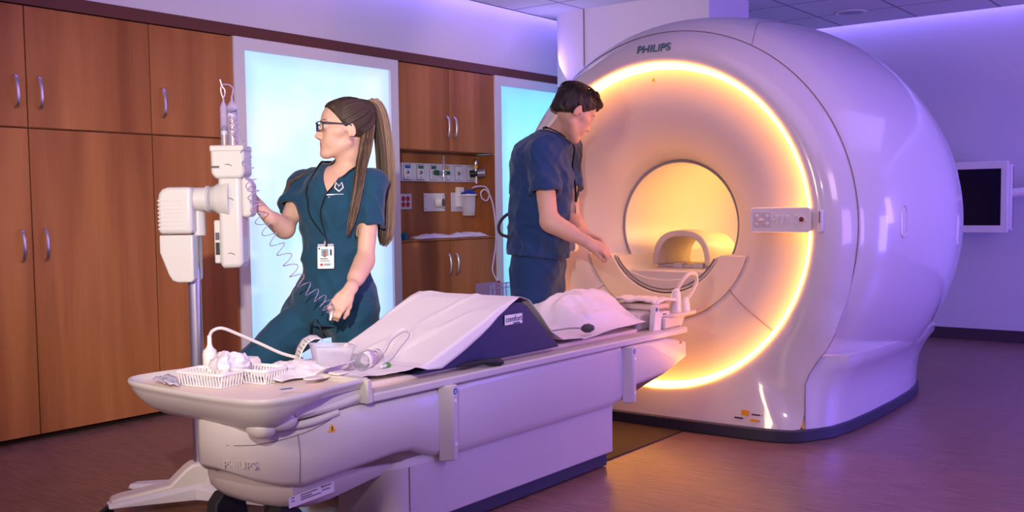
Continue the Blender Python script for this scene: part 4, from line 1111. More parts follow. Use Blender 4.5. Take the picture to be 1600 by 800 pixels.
torso_m(T, .014); T.cone(ch-up*.08, hi, .145, .150, .06); T.ell(hi-up*.01, (.145,.185,.13), MT, .04)
folds(T, lambda X, Y, Z: .012*vnoise((X+Y)*7+Z*7, (X-Y)*6, Z*5-X*4) + .022*np.abs(vnoise((X-Y)*11+Z*12, (X+Y)*6+5, Z*9-X*8))-.005 + .005*vnoise(X*26, Y*26, Z*14) - .008*cr_(vnoise((X-Y)*6+Z*7, (X+Y)*5, Z*6-X*4)) - .006*cr_(vnoise(X*10-Z*9, Y*10+9, Z*8+Y*6), 7))
for s in ('R','L'):
    e, d = sl[s]; T.cone(e-d*.012, e+d*.05, .064, .066, .003, 'sub')
nk = N['neck0']; nd = nrm(N['neck1']-N['neck0'])
T.cone(nk+nd*.035, nk+nd*.14, .078, .095, .006, 'sub')
T.fn(A3(4.0,2.8,.7), A3(5,3.7,.95), lambda X, Y, Z: Z-.925-.012*np.sin((X-Y)*8), .004)
P_, Q_ = T.mesh(); TM = T
np_part('scrub_top', P_, Q_, 'navy_scrubs', mn)
T = Field((4.14,3.04,.03), (4.84,3.52,1.06), .0065)
T.ell(hi-up*.03, (.132,.172,.15), MT, .05)
for s, k in (('R','knR'),('L','knL')):
    T.chain([N['hp'+s]+up*.03, N[k], A3(*N['an'+s][:2], .07)], [.122,.088,.075], .05)
folds(T, lambda X, Y, Z: .012*vnoise(X*7+Z*3, Y*7, Z*5-X*4) + .022*np.abs(vnoise(X*11, Y*11+Z*4, Z*8-X*6))-.005 - .009*cr_(vnoise(X*7+Z*6, Y*7+4, Z*6-Y*5)))
P_, Q_ = T.mesh(); del T
np_part('trousers', P_, Q_, 'navy_scrubs', mn)
shoe(mn, N['anR'], (.6,-.79), 'black', 1.1); shoe(mn, N['anL'], (.6,-.79), 'black', 1.1)
# short hair
T = Field(Hm.c-.19, Hm.c+.19, .004)
T.ell(Hm(-.022,0,.045), Hm.R(.102,.083,.094), Hm.M(), .01); T.ell(Hm(.020,0,.062), Hm.R(.078,.072,.076), Hm.M(), .02)
T.ell(Hm(-.058,0,-.012), Hm.R(.058,.070,.062), Hm.M(), .02)
T.cone(Hm(.035,.03,.125), Hm(.085,.01,.108), .024, .016, .02); T.cone(Hm(.035,-.03,.125), Hm(.085,-.015,.108), .024, .016, .02)
def loc(H, X, Y, Z):
    q = [X-H.c[0], Y-H.c[1], Z-H.c[2]]; return [sum(q[i]*v[i] for i in range(3))/s for v, s in ((H.f, H.s[0]), (H.l, H.s[1]), (H.u, H.s[2]))]
def keep_m(X, Y, Z):
    x, y, z = loc(Hm, X, Y, Z)
    a = x-(.012+.80*z); a = np.where(z > .075, x-.115, np.maximum(a, x-(.072 if False else .075)))
    side = x-(.022+.55*np.maximum(z, 0)); a = np.where((z < .075), np.maximum(np.minimum(a, side), -1), a)
    return np.maximum(a, -(z+.018-.45*x))
T.fn(Hm.c-.22, Hm.c+.22, lambda X, Y, Z: -keep_m(X, Y, Z), .005, 'sub')
folds(T, lambda X, Y, Z: .010*vnoise(X*55, Y*55, Z*22)+.006*vnoise(X*110+7, Y*110, Z*50))
for s in (1,-1): T.ell(Hm(-.010,s*.088,-.006), Hm.R(.020,.018,.033), Hm.M(), .004, 'sub')
P_, Q_ = T.mesh(); del T
np_part('hair', P_, Q_, 'hair_man', mn)
rnd = random.Random(11); mb = MB()
for k in range(700):
    y = rnd.uniform(-.078,.078); x = rnd.uniform(-.11,.066); zz = 1-((x+.015)/.112)**2-(y/.086)**2
    if zz < .05: continue
    z = .05+.095*math.sqrt(zz); p0 = A3(x, y, z); dr = nrm(A3(.7, -.5, .06)) if x > -.02 else nrm(A3(-.5, y*4, -.5)); n_ = nrm(A3(x+.015, y, z-.05))
    pts = [Vector(Hm(*(p0+dr*t*.028+n_*(.003+.004*math.sin(t*PI)-.006*t)))) for t in (0,.35,.7,1)]
    mb.tube(pts, [.0016,.0016,.0012,.0004], 4)
part('hair_strands', mb, 'hair_man', mn, angle=180)
# lanyard at the neck, badge hanging at the chest, collar line
e1 = nrm(f-nd*np.dot(f, nd)); fv = nrm(f)
ring = [push((TM, BM), nk+nd*(-.006-.008*math.cos(a)), e1*math.cos(a)+l*math.sin(a), .007) for a in np.linspace(rad(75), rad(285), 26)]
dn = [[push((TM,), ch+l*s_*.07+up*.14, fv, .005), push((TM,), ch+l*s_*.05+up*.03, fv, .006), push((TM,), ch+l*s_*.02-up*.08, fv, .008), push((TM,), ch-up*.16, fv, .02)] for s_ in (1,-1)]
lp = catmull([Vector(p) for p in dn[0][::-1]+ring[::3]+dn[1]], 5)
part('lanyard', MB().tube(lp, .0085, 8, flat=.35, up=tuple(nd)), lm_, mn)
bdm = push((TM,), ch-up*.235, fv, .02); badge(mn, frame(bdm, nrm(l*-.3+f*-.9) if False else nrm(-l), up), .95)

part('hose_loop', MB().tube(catmull([(4.372,3.352,1.168),(4.345,3.392,1.158),(4.318,3.418,1.125),(4.306,3.427,1.085),(4.313,3.415,1.05),(4.345,3.375,1.03)], 6), .0085, 8), 'rubber', mn, label='black hose loop behind the back')
# ================================================================ things on and around the table
def fbm(x, y, z=0., s=1.):
    return noise.noise(Vector((x*s, y*s, z)))+.5*noise.noise(Vector((x*s*2.1, y*s*2.1, z+5)))+.25*noise.noise(Vector((x*s*4.3, y*s*4.3, z+9)))
def crease(x, y, z=0., s=1.): return 1-abs(fbm(x, y, z, s))*2.2
def cloth(name, F, nu, nv, m, parent=None, t=.002, sub=0, label=None):
    return part(name, MB().grid(F, nu, nv), m, parent, solid=t, angle=180, subsurf=sub, label=label)
mat('sheet_white', (.84,.79,.80), .85, bump=(300,.15,.001))
mat('navy_vinyl', (.012,.015,.055), .45)
# navy foam wedge under the sheet
ft = lambda x: interp(x, [(2.66,.594),(3.20,.800),(3.27,.815),(3.33,.795),(3.55,.594)])
wd = thing('wedge_cushion', 'navy triangular foam wedge cushion under the white sheet on the table', 'cushion', (3.1, 2.76, .593))
part('cushion_body', MB().prism([(2.66,.593),(3.19,.797),(3.24,.812),(3.29,.810),(3.33,.790),(3.56,.593)], 2.502, 3.02, 'y'), 'navy_vinyl', wd, bevel=.008, bseg=3)
tg = part('cloth_tag', MB().box(3.17, 3.285, 2.4965, 2.4985, .724, .764).xf(Matrix.Translation((0,0,0))), 'sheet_white', wd, smooth=False)
part('tag_lettering', text_mb('comfort', .033, .0006).xf(frame((3.228, 2.4955, .746), (1,0,.0), (0,0,1))), mat('tag_blue', srgb(60,50,130), .6), tg)
part('tag_lettering', text_mb('systems', .014, .0006).xf(frame((3.245, 2.4955, .729), (1,0,0), (0,0,1))), 'tag_blue', tg)
# big sheet from the tray over the wedge to the head end
hz = [(2.33,.603),(2.60,.606),(2.70,.622),(3.20,.812),(3.27,.826),(3.34,.804),(3.50,.655),(3.58,.612),(3.75,.606),(3.84,.640),(3.93,.715),(4.03,.752),(4.24,.760),(4.33,.745)]
ny = [(2.33,2.575),(2.45,2.56),(2.55,2.522),(2.63,2.50),(2.74,2.492),(2.86,2.490),(3.05,2.493),(3.25,2.494),(3.5,2.50),(3.7,2.49),(3.95,2.50),(4.15,2.50),(4.33,2.52)]
def sheet_f(u, v):
    x = 2.33+2.0*u; y0 = interp(x, ny); y1 = 3.035-.03*math.sin(x*5)
    w_ = 2.66 < x < 3.25
    y = (y0+(y1-y0)*v) if not w_ else (2.4925+.004*v/.06 if v < .06 else 2.4965+(y1-2.4965)*(v-.06)/.94); z = interp(x, hz)
    if x > 3.72:                       # rumpled over the head pillow
        b = min(1, (x-3.72)/.25); e = min(1, v/.55); e = e*e*(3-2*e); e2 = min(1, (1-v)/.3)
        z = .604+(z-.604)*(.12+.88*e)*(.5+.5*e2) + b*(.014*fbm(x, y, 1, 7)+.016*crease(x, y, 3, 5))*e*1.2
    elif x < 2.66: z += .004*crease(x, y, 2, 9)+.004
    else: z += .004*(.5+.5*fbm(x, y*.5, 4, 6))+.005*max(0, 1-abs(fbm(x*.35+y*.5, y-x*.2, 6, 3))*5)
    if v < .06 and 2.66 < x < 3.25:    # overhang on the near side of the wedge
        k = 1-v/.06; d = .055*math.sin(min(1, (3.25-x)/.4)*PI/2)*min(1, (x-2.66)/.12)
        z -= d*k; y -= .002*k
    z += .0025*math.sin(y*90)*(1 if abs(y-2.76) < .006 else 0)
    return (x, y, z+.004)
sh = cloth('bed_sheet', sheet_f, 200, 70, 'sheet_white', None, .0015)
tag(sh, 'long white disposable sheet draped over the wedge cushion along the table', 'sheet')
pl = part('head_pillow', MB().box(3.93, 4.26, 2.60, 2.96, .594, .70), 'sheet_white', None, bevel=.05, bseg=4)
tag(pl, 'pillow hidden beneath the rumpled sheet at the head end of the table', 'pillow')
# folded white cloth and cable block at the head shelf
def fold_f(u, v):
    x = 4.40+.20*u; y = 2.50+.26*v; return (x, y, .700+.012*math.sin(u*PI)+.012*crease(x, y, 7, 8)+.012*(v > .1)*(1-u))
fc = thing('folded_cloth', 'small folded white cloth on the head end block of the table', 'cloth', (4.5, 2.63, .67))
part('top_layer', MB().grid(fold_f, 24, 24), 'sheet_white', fc, solid=.012, angle=180)
part('lower_layer', MB().box(4.41, 4.58, 2.53, 2.74, .6685, .700), peach, fc, bevel=.012, bseg=3)
cn = thing('cable_connector', 'white connector with a looped cable handle on the head shelf', 'connector', (4.62, 2.52, .648))
part('connector_body', MB().tube([(4.62,2.52,.648),(4.62,2.52,.67),(4.625,2.52,.72),(4.632,2.52,.752),(4.64,2.52,.76)], [.030,.030,.026,.022,.012], 18), 'white_plastic', cn)
part('connector_body', MB().tube([(4.69,2.50,.648),(4.69,2.50,.69),(4.70,2.50,.715)], [.026,.022,.012], 18), 'white_plastic', cn)
part('cable_loop', MB().tube(catmull([(4.635,2.52,.752),(4.66,2.505,.80),(4.70,2.485,.838),(4.745,2.47,.835),(4.755,2.47,.79),(4.725,2.485,.735),(4.70,2.50,.70)], 6), .010, 10), 'cream_plastic', cn)
# squeeze ball on a grey cord, black cable arching at the far side
cd_ = thing('call_bulb', 'dark grey rubber call bulb on a grey cord lying on the sheet', 'call bulb', (3.80, 2.52, .62))
BZ = .634
part('bulb', MB().tube([(3.775,2.535,BZ+.012),(3.79,2.528,BZ+.012),(3.81,2.518,BZ+.012),(3.83,2.508,BZ+.012)], [.008,.019,.021,.012], 16), mat('dark_rubber', (.07,.065,.07), .55), cd_)
part('cord', MB().tube(catmull([(3.40,2.93,.75),(3.50,2.85,.70),(3.60,2.76,.64),(3.68,2.66,.636),(3.74,2.575,.648),(3.785,2.53,.648)], 8), .0042, 8), 'grey_plastic', cd_)
bc = thing('black_cable', 'black cable arching from the table to a white plug beside the rumpled sheet', 'cable', (4.0, 3.03, .6))
part('cable', MB().tube(catmull([(4.02,3.045,.58),(4.05,3.035,.64),(4.12,3.00,.705),(4.19,2.96,.742),(4.235,2.93,.746)], 8), .0075, 10), 'rubber', bc)
part('plug', MB().tube([(4.235,2.93,.748),(4.262,2.915,.735),(4.275,2.905,.715),(4.29,2.895,.70)], [.010,.014,.018,.016], 14), 'white_plastic', bc)
sp = thing('safety_strap', 'black strap end hanging on the near table rail beside the wedge', 'strap', (3.0, 2.46, .58))
part('strap_end', MB().tube(catmull([(2.90,2.50,.598),(2.97,2.475,.600),(3.03,2.462,.597),(3.085,2.458,.590)], 5), [.007]*6+[.012]*10, 10, flat=.6) if False else MB().tube([(2.88,2.505,.597),(2.95,2.485,.600),(3.0,2.47,.600),(3.03,2.462,.598),(3.075,2.455,.592),(3.095,2.452,.590)], [.005,.008,.010,.016,.016,.009], 12), 'black', sp)

# ---------------------------------------------------------------- tray things
TZ = .615
def slotted_basket(name, label, cx, cy, rz, tilt=0):
    t = thing(name, label, 'basket', (0,0,0), group='slotted baskets on the tray')
    L, W_, H_ = .20, .115, .045; fr = MB(); n = 15
    fr.prism(rrect(-L/2+.008, L/2-.008, -W_/2+.008, W_/2-.008, .012), 0, .003)
    part('floor_plate', fr, 'white_plastic', t)
    sl = MB()
    for i in range(n):
        x = -L/2+.010+(L-.020)*i/(n-1)
        for s in (-1,1): sl.tube([(x, s*(W_/2-.009), .001), (x, s*W_/2, H_)], .0028, 5)
    for i in range(8):
        y = -W_/2+.010+(W_-.020)*i/7
        for s in (-1,1): sl.tube([(s*(L/2-.009), y, .001), (s*L/2, y, H_)], .0028, 5)
    part('slats', sl, 'white_plastic', t)
    rm = [Vector((p[0], p[1], H_)) for p in rrect(-L/2-.002, L/2+.002, -W_/2-.002, W_/2+.002, .015)]
    part('rim', MB().tube(rm+[rm[0]], .0045, 8, flat=1.3), 'white_plastic', t)
    t.location = (cx, cy, TZ); t.rotation_euler = (tilt, 0, rz); return t
slotted_basket('plastic_basket', 'white slotted basket at the front of the tray, foil packets beside it', 2.045, 2.875, rad(-80))
b2 = slotted_basket('plastic_basket', 'white slotted basket half hidden under a crumpled plastic bag', 2.175, 2.815, rad(-78))
b2['group'] = 'slotted baskets on the tray'
mat('bag_white', (.72,.68,.72), .35, coat=.3)
def lump(name, c, r, amp, fr, m, label, cat, seed=0, h=.006, group=None):
    T = Field(np.array(c)-np.array(r)-.04, np.array(c)+np.array(r)+.04, h)
    T.ell(c, r, None, .01)
    folds(T, lambda X, Y, Z: amp*(1.6*np.abs(vnoise(X*fr+seed, Y*fr, Z*fr*.8))+vnoise(X*fr*.5, Y*fr*.5+seed, Z*fr*.5)*1.2-.3+.8*np.abs(vnoise(X*fr*2.2, Y*fr*2.2+seed, Z*fr*2))))
    T.fn(np.array(c)-.3, np.array(c)+.3, lambda X, Y, Z: Z-TZ, 0)
    P_, Q_ = T.mesh(); o = np_part(name, P_, Q_, m, None); return tag(o, label, cat, group)
lump('plastic_bag', (2.14,2.915,.665), (.070,.080,.050), .034, 26, 'bag_white', 'crumpled translucent white plastic bag heaped on the tray baskets', 'plastic bag', 3, .004)
# foil packets
mat('foil', (.62,.58,.66), .3, .4)
for k, (x, y, a, lab) in enumerate(((1.975,3.02,.3,'small silver foil packet at the far left corner of the tray'),(1.955,2.965,1.0,'small silver foil packet leaning on the front basket'))):
    M_ = Matrix.Translation((x, y, TZ+.014)) @ Matrix.Rotation(a, 4, 'Z') @ Matrix.Rotation(.35, 4, 'X')
    o = part('foil_packet', MB().grid(lambda u, v: ((u-.5)*.075, (v-.5)*.055, .006*fbm(u*3+k, v*3, k, 1.5)), 10, 8).xf(M_), 'foil', None, solid=.004, angle=180); tag(o, lab, 'packet')
# upside-down white bowl
bw = part('plastic_bowl', MB().rings([[(p[0], p[1], z) for p in rrect(-a, a, -b, b, min(a,b)*.45)] for a, b, z in ((.060,.050,0),(.057,.047,.006),(.050,.040,.050),(.044,.034,.060),(.030,.022,.062))]).xf(Matrix.Translation((2.245,2.955,TZ)) @ Matrix.Rotation(rad(-70), 4, 'Z')), mat('warm_white', (.84,.77,.72), .4), None)
tag(bw, 'upturned white plastic bowl on the tray behind the plastic bag', 'bowl')
# connector bulb and its cord
cb = thing('cord_connector', 'white bulb shaped connector with a grey cord curving over the tray', 'connector', (2.27, 3.13, TZ))
bx, by = 2.245, 3.155
part('bulb_body', MB().tube([(bx,by,TZ),(bx,by,TZ+.055),(bx,by,TZ+.070),(bx,by,TZ+.080),(bx,by,TZ+.092),(bx,by,TZ+.125)], [.026,.027,.024,.013,.0085,.0075], 20), 'white_plastic', cb)
part('cord', MB().tube(catmull([(bx,by,TZ+.12),(bx+.008,by-.01,TZ+.142),(bx+.035,by-.03,TZ+.150),(bx+.085,by-.055,TZ+.125),(bx+.15,by-.10,TZ+.085),(bx+.21,by-.15,TZ+.045),(bx+.27,by-.2,TZ+.02)], 7), .0062, 10), mat('cord_grey', (.62,.58,.58), .45), cb)
# crumpled towel and folded glove wrapper
def tw_f(u, v):
    x = 2.17+.28*u+.05*v; y = 2.66+.25*v+.02*math.sin(u*6); e = math.sin(PI*u)*math.sin(PI*v)
    return (x, y, TZ+.006+.030*e+.014*max(0, crease(x, y, 2, 9))*e**.4+.004*(1+fbm(x, y, 3, 14)))
tag(cloth('paper_towel', tw_f, 46, 40, 'sheet_white', None, .002), 'rumpled white paper towel on the tray left of the clear tub', 'towel')
def gl_f(u, v):
    a = u*2*PI*.62-.5; return (2.29+.16*v+.018*math.cos(a)+.0*u, 2.60+.045*math.sin(a)*.9+.035*v, TZ+.026+.022*math.cos(a+.6)+.004*fbm(u*3, v*3, 8, 1.2))
tag(cloth('glove_wrapper', gl_f, 22, 18, mat('wrapper', (.82,.74,.74), .6), None, .003), 'curled pinkish white wrapper at the near edge of the tray', 'wrapper')
o = part('round_pad', MB().prism([(2.245+.036*math.cos(a), 2.59+.026*math.sin(a)) for a in np.linspace(0, 2*PI, 25)[:-1]], .6345, .638), 'warm_white', None); tag(o, 'flat oval cream pad by the near tray edge', 'pad')
o = part('adhesive_pad', MB().prism(rrect(2.325, 2.385, 2.555, 2.61, .012), .6345, .642), 'warm_white', None, bevel=.003); tag(o, 'small square cream pad in front of the clear tub', 'pad')
# clear plastic tub
def tubring(s, z): return [(p[0], p[1], z) for p in rrect(-.075*s, .075*s, -.055*s, .055*s, .012)]
tm = MB().rings([tubring(.74,.002), tubring(.98,.082), tubring(1.06,.085), tubring(1.06,.087), tubring(.96,.086), tubring(.72,.004)], cap=True)
M_ = Matrix.Translation((2.475,2.755,.622)) @ Matrix.Rotation(rad(-28), 4, 'Z') @ Matrix.Rotation(rad(4), 4, 'Y')
tub_m = mat('frosted_clear', (.88,.84,.90), .18, trans=.55, alpha=.62, spec=.6, ior=1.2)
tb_ = part('clear_tub', tm.xf(M_), tub_m, None, angle=30); tag(tb_, 'frosted clear plastic tub between the paper roll and the glass bottle', 'tub')
o = part('clear_film', MB().grid(lambda u, v: ((u-.5)*.09, (v-.5)*.06, .055+.018*fbm(u*2, v*2, 4, 1.6)), 16, 12).xf(M_), mat('film', (.85,.85,.95), .08, alpha=.5, spec=.8), None, solid=.002, angle=180); tag(o, 'shiny clear film wrapper inside the plastic tub', 'wrapper')
# paper roll curling behind the tub
def pr_f(u, v):
    P_ = [(-.045,.0),(-.043,.03),(-.032,.065),(-.012,.095),(.015,.108),(.04,.106),(.056,.088)]
    return (interp(u, [(i/6, p[0]) for i, p in enumerate(P_)]), (v-.5)*.13, interp(u, [(i/6, p[1]) for i, p in enumerate(P_)]))
M_ = Matrix.Translation((2.50,2.905,.615)) @ Matrix.Rotation(rad(-32), 4, 'Z')
pr = part('instruction_sheet', MB().grid(pr_f, 26, 6).xf(M_), 'paper', None, solid=.0015, angle=180); tag(pr, 'curled printed paper sheet standing behind the clear tub', 'paper')
for k in range(8):
    u = .08+.07*k; w_ = [.8,.5,.7,.6,.8,.4,.7,.6][k]
    part('print_line', MB().grid(lambda a, b: (pr_f(u+.012*a, 0)[0]-.0022, (-.43+.86*w_*b)*.13, pr_f(u+.012*a, 0)[2]+.0006), 2, 5).xf(M_), 'print_grey', pr, recalc=False)
# glass bottle lying on the sheet
gb = thing('glass_bottle', 'clear glass medicine bottle with a white label lying on the sheet', 'bottle', (2.58, 2.68, .645))
ax_ = Vector((.93,.36,.06)).normalized(); o0 = Vector((2.515,2.652,.646)); Mb = frame(o0, ax_, (0,0,1))
glm = mat('bottle_glass', (.93,.95,.97), .03, trans=.85, alpha=.75, ior=1.25, spec=.8)
part('glass_body', MB().lathe([(.002,.004),(.024,.0),(.031,.006),(.032,.02),(.032,.085),(.027,.098),(.014,.106),(.013,.118)], (0,0,0), 'x', 32, cap=True).xf(Mb), glm, gb)
part('label_band', MB().lathe([(.0326,.026),(.0326,.082)], (0,0,0), 'x', 24, a0=rad(10), a1=rad(150)).xf(Mb), 'paper', gb, solid=.0008)
part('print_line', MB().lathe([(.0335,.036),(.0335,.039)], (0,0,0), 'x', 12, a0=rad(30), a1=rad(120)).lathe([(.0335,.048),(.0335,.053)], (0,0,0), 'x', 12, a0=rad(40), a1=rad(110)).lathe([(.0335,.062),(.0335,.065)], (0,0,0), 'x', 12, a0=rad(30), a1=rad(125)).xf(Mb), mat('print_pink', srgb(170,90,110), .6), gb)
part('metal_cap', MB().lathe([(.002,.137),(.018,.136),(.019,.13),(.019,.116),(.014,.114)], (0,0,0), 'x', 24).xf(Mb), 'steel', gb)
part('spike_cap', MB().lathe([(.002,.165),(.020,.163),(.021,.139),(.016,.137)], (0,0,0), 'x', 24).xf(Mb), glm, gb)
o = part('plastic_tubing', MB().tube(catmull([o0+ax_*.165, (2.73,2.735,.668), (2.80,2.77,.70), (2.86,2.765,.725), (2.845,2.72,.712), (2.76,2.69,.668), (2.68,2.655,.645), (2.62,2.64,.634)], 8), .0026, 6), mat('tube_clear', (.75,.72,.80), .15, coat=.5), None); tag(o, 'thin clear plastic tube looping from the glass bottle over the sheet', 'tubing')
g = thing('needle_cap', 'small green capped connector beside the glass bottle', 'cap', (2.60, 2.60, .622))
part('cap', MB().tube([(2.605,2.608,.628),(2.625,2.612,.628),(2.632,2.613,.628)], [.009,.009,.006], 14), mat('green_cap', srgb(70,160,30), .4), g)
part('hub', MB().tube([(2.578,2.602,.628),(2.604,2.608,.628)], [.005,.007], 12), 'tube_clear', g)

mat('injector_white', (.57,.55,.53), .35, coat=.2)
# ================================================================ contrast injector on its stand
st = thing('injector_stand', 'white wheeled floor stand with steel pole carrying the injector arm', 'stand', (2.425, 3.49, 0))
r_ = Vector((.6128,-.79,0)); d_ = Vector((.79,.6128,0)); pc = Vector((2.435,3.51,0))
part('pole', MB().cyl(pc+Vector((0,0,.10)), pc+Vector((0,0,1.10)), .026, seg=32), mat('pole_steel', (.62,.60,.66), .28, .9), st)
u_ = Vector((-.888,.46,0)); v_ = Vector((-.46,-.888,0)); hb = pc.copy()
def leg_housing():
    pr_ = [(-.05,.035),(-.05,.175),(-.035,.180),(.035,.180),(.06,.165),(.125,.105),(.31,.080),(.345,.070),(.35,.035)]
    return MB().rings([[tuple(hb+u_*p[0]+v_*w+Vector((0,0,p[1]))) for p in pr_] for w in (-.046,.046)])
part('base_housing', leg_housing(), 'cream_plastic', st, bevel=.010, bseg=3)
for k, (x, y) in enumerate(((2.10,3.64),(2.33,3.83),(2.78,3.43),(2.50,3.16))):
    e = Vector((x, y, 0)); q = (e-hb); L_ = q.length; q.normalize(); n_ = Vector((-q.y, q.x, 0))
    pts = [(0,.065,.10,.036),(.35,.052,.088,.040),(.75,.042,.074,.045),(1.0,.034,.064,.046)]
    rs = []
    for f_, w, z1, z0 in pts:
        c = hb+q*L_*f_; rs.append([tuple(c+n_*a*w+Vector((0,0,z))) for a, z in ((-1,z0),(-1,z1-.012),(-.7,z1),(.7,z1),(1,z1-.012),(1,z0))])
    lg = part('leg', MB().rings(rs), mat('leg_white', (.72,.68,.72), .4), st, bevel=.006)
    part('caster', MB().lathe([(.003,-.010),(.018,-.010),(.0225,-.006),(.0225,.006),(.018,.010),(.003,.010)], (e.x, e.y, .0235), 'y', 20), 'rubber', lg)
# arm gearbox: ribbed upper shell and tapered lower shell
ac = Vector((2.445,3.56,0))-d_*.05
def slab(pts, w0, w1): return MB().rings([[tuple(ac+r_*p[0]+d_*w+Vector((0,0,p[1]))) for p in pts] for w in (w0, w1)])
up_pts = [(-.080,1.108),(-.080,1.245),(-.076,1.268),(-.062,1.286),(-.040,1.293),(.055,1.293),(.055,1.108)]
part('arm_upper_shell', slab(up_pts, -.065, .065), 'injector_white', st, bevel=.016, bseg=4)
lo_pts = [(-.078,1.104),(-.078,1.035),(-.045,.945),(-.030,.922),(-.010,.915),(.045,.915),(.055,.925),(.055,1.104)]
part('arm_lower_shell', slab(lo_pts, -.062, .062), 'injector_white', st, bevel=.014, bseg=4)
for k in range(8):
    part('rib', slab([(-.079,1.125+.016*k),(-.079,1.131+.016*k),(.02,1.131+.016*k),(.02,1.125+.016*k)], -.0658, .02), 'injector_white', st, bevel=.001)
nz = 1.245
part('neck_joint', MB().tube([ac+r_*.03+Vector((0,0,nz)), ac+r_*.11+Vector((0,0,nz))], [.047,.047], 28), 'injector_white', st)
part('neck_ring', MB().tube([ac+r_*.098+Vector((0,0,nz)), ac+r_*.106+Vector((0,0,nz))], [.053,.053], 28), 'injector_white', st)
part('pole_collar', MB().cyl(pc+r_*.02+d_*.01+Vector((0,0,1.10)), pc+r_*.02+d_*.01+Vector((0,0,1.21)), .028, seg=24), 'injector_white', st)
o = part('floor_cable', MB().tube(catmull([(2.12,3.64,.06),(2.04,3.62,.03),(1.95,3.60,.012),(1.80,3.60,.010),(1.6,3.65,.010)], 6), .009, 8), 'rubber', None); tag(o, 'black cable running from the injector stand base out of the left of the photo', 'cable')
hd = thing('contrast_injector', 'white double syringe injector head on the stand arm beside the woman', 'injector', (2.56, 3.41, .97))
hc = Vector((2.560,3.412,0))
def hs(pts, w0, w1): return MB().rings([[tuple(hc+r_*p[0]+d_*w+Vector((0,0,p[1]))) for p in pts] for w in (w0, w1)])
hbx = [(-.045,.975),(-.045,1.34),(.048,1.34),(.048,.975),(.03,.968),(-.03,.965)]
part('body', hs(hbx, -.055, .055), 'injector_white', hd, bevel=.020, bseg=4)
part('top_block', hs([(-.068,1.345),(-.068,1.450),(.062,1.450),(.066,1.43),(.066,1.345),(.05,1.325),(-.05,1.325)], -.065, .065), 'injector_white', hd, bevel=.012, bseg=3)
part('top_lid', hs([(-.070,1.432),(-.070,1.458),(.066,1.458),(.066,1.432)], -.067, .067), 'injector_white', hd, bevel=.006)
part('side_knob', hs([(.046,1.17),(.046,1.33),(.070,1.33),(.088,1.30),(.088,1.19),(.078,1.17)], -.045, .045), 'injector_white', hd, bevel=.012, bseg=3)
part('neck_flare', MB().tube([hc+r_*-.105+Vector((0,0,nz)), hc+r_*-.07+Vector((0,0,nz)), hc+r_*-.03+Vector((0,0,nz)), hc+Vector((0,0,nz))], [.046,.055,.080,.085], 28), 'injector_white', hd)
sd = part('side_bracket', hs([(-.072,.985),(-.072,1.16),(-.045,1.16),(-.045,.985)], -.03, .03), 'injector_white', hd, bevel=.006)
part('bar_code', hs([(-.066,1.02),(-.066,1.07),(-.050,1.07),(-.050,1.02)], -.0315, -.030), 'black', sd, smooth=False)
part('bar_code', hs([(-.066,1.08),(-.066,1.11),(-.050,1.11),(-.050,1.08)], -.0315, -.030), 'print_grey', sd, smooth=False)
for z in (1.375,1.24,1.02): part('latch_mark', MB().tube(catmull([hc+r_*-.01+d_*-.066*(1 if z > 1.3 else .84)+Vector((0,0,z+.006)), hc+r_*.005+d_*-.067*(1 if z > 1.3 else .85)+Vector((0,0,z+.007)), hc+r_*.018+d_*-.066*(1 if z > 1.3 else .84)+Vector((0,0,z))], 4), .0013, 5), 'print_grey', hd)
part('label_lettering', MB().box(-.016,.016,-.004,.004,0,.001).xf(frame(hc+r_*-.048+d_*-.0665+Vector((0,0,1.372)), r_, (0,0,1))), 'print_grey', hd)
syc = mat('syringe_clear', (.62,.58,.95), .06, alpha=.22, spec=.8)
gold = mat('plunger_gold', (.62,.43,.22), .3, .7)
for nm_, off, R_, zt_, zp in (('syringe barrel', -.026, .0145, 1.625, 1.525), ('b', .008, .0200, 1.628, 1.595)):
    c = hc+r_*off
    sy = part('syringe', MB().lathe([(R_,1.458),(R_,zt_-.012),(R_*.7,zt_),(.004,zt_+.012),(.0035,zt_+.03)], (c.x,c.y,0), 'z', 24), syc, hd, solid=.001)
    part('plunger_rod', MB().cyl(c+Vector((0,0,1.456)), c+Vector((0,0,zp-.02)), R_*.62, seg=18), gold, sy)
    part('piston', MB().cyl(c+Vector((0,0,zp-.022)), c+Vector((0,0,zp-.006)), R_*.86, seg=20), 'white_plastic', sy)
    part('rubber_seal', MB().lathe([(R_*.9,zp-.006),(R_*.9,zp+.006),(.003,zp+.016)], (c.x,c.y,0), 'z', 20), 'black', sy)
tc_ = mat('coil_tube', (.34,.28,.48), .12, coat=.8)
cA, cB = hc+r_*-.026, hc+r_*.008
part('tip_tube', MB().tube(catmull([cA+Vector((0,0,1.65)), cA+r_*-.008+Vector((0,0,1.675)), cA+r_*-.006+Vector((0,0,1.70)), cA+r_*.012+Vector((0,0,1.705)), cB+r_*-.004+Vector((0,0,1.70)), cB+r_*.006+Vector((0,0,1.685)), cB+Vector((0,0,1.655))], 6), .003, 6).tube(catmull([cA+r_*.004+Vector((0,0,1.655)), cA+r_*.008+Vector((0,0,1.68)), cA+r_*-.004+Vector((0,0,1.70)), cA+r_*-.010+Vector((0,0,1.725))], 5), .0032, 6), tc_, hd)
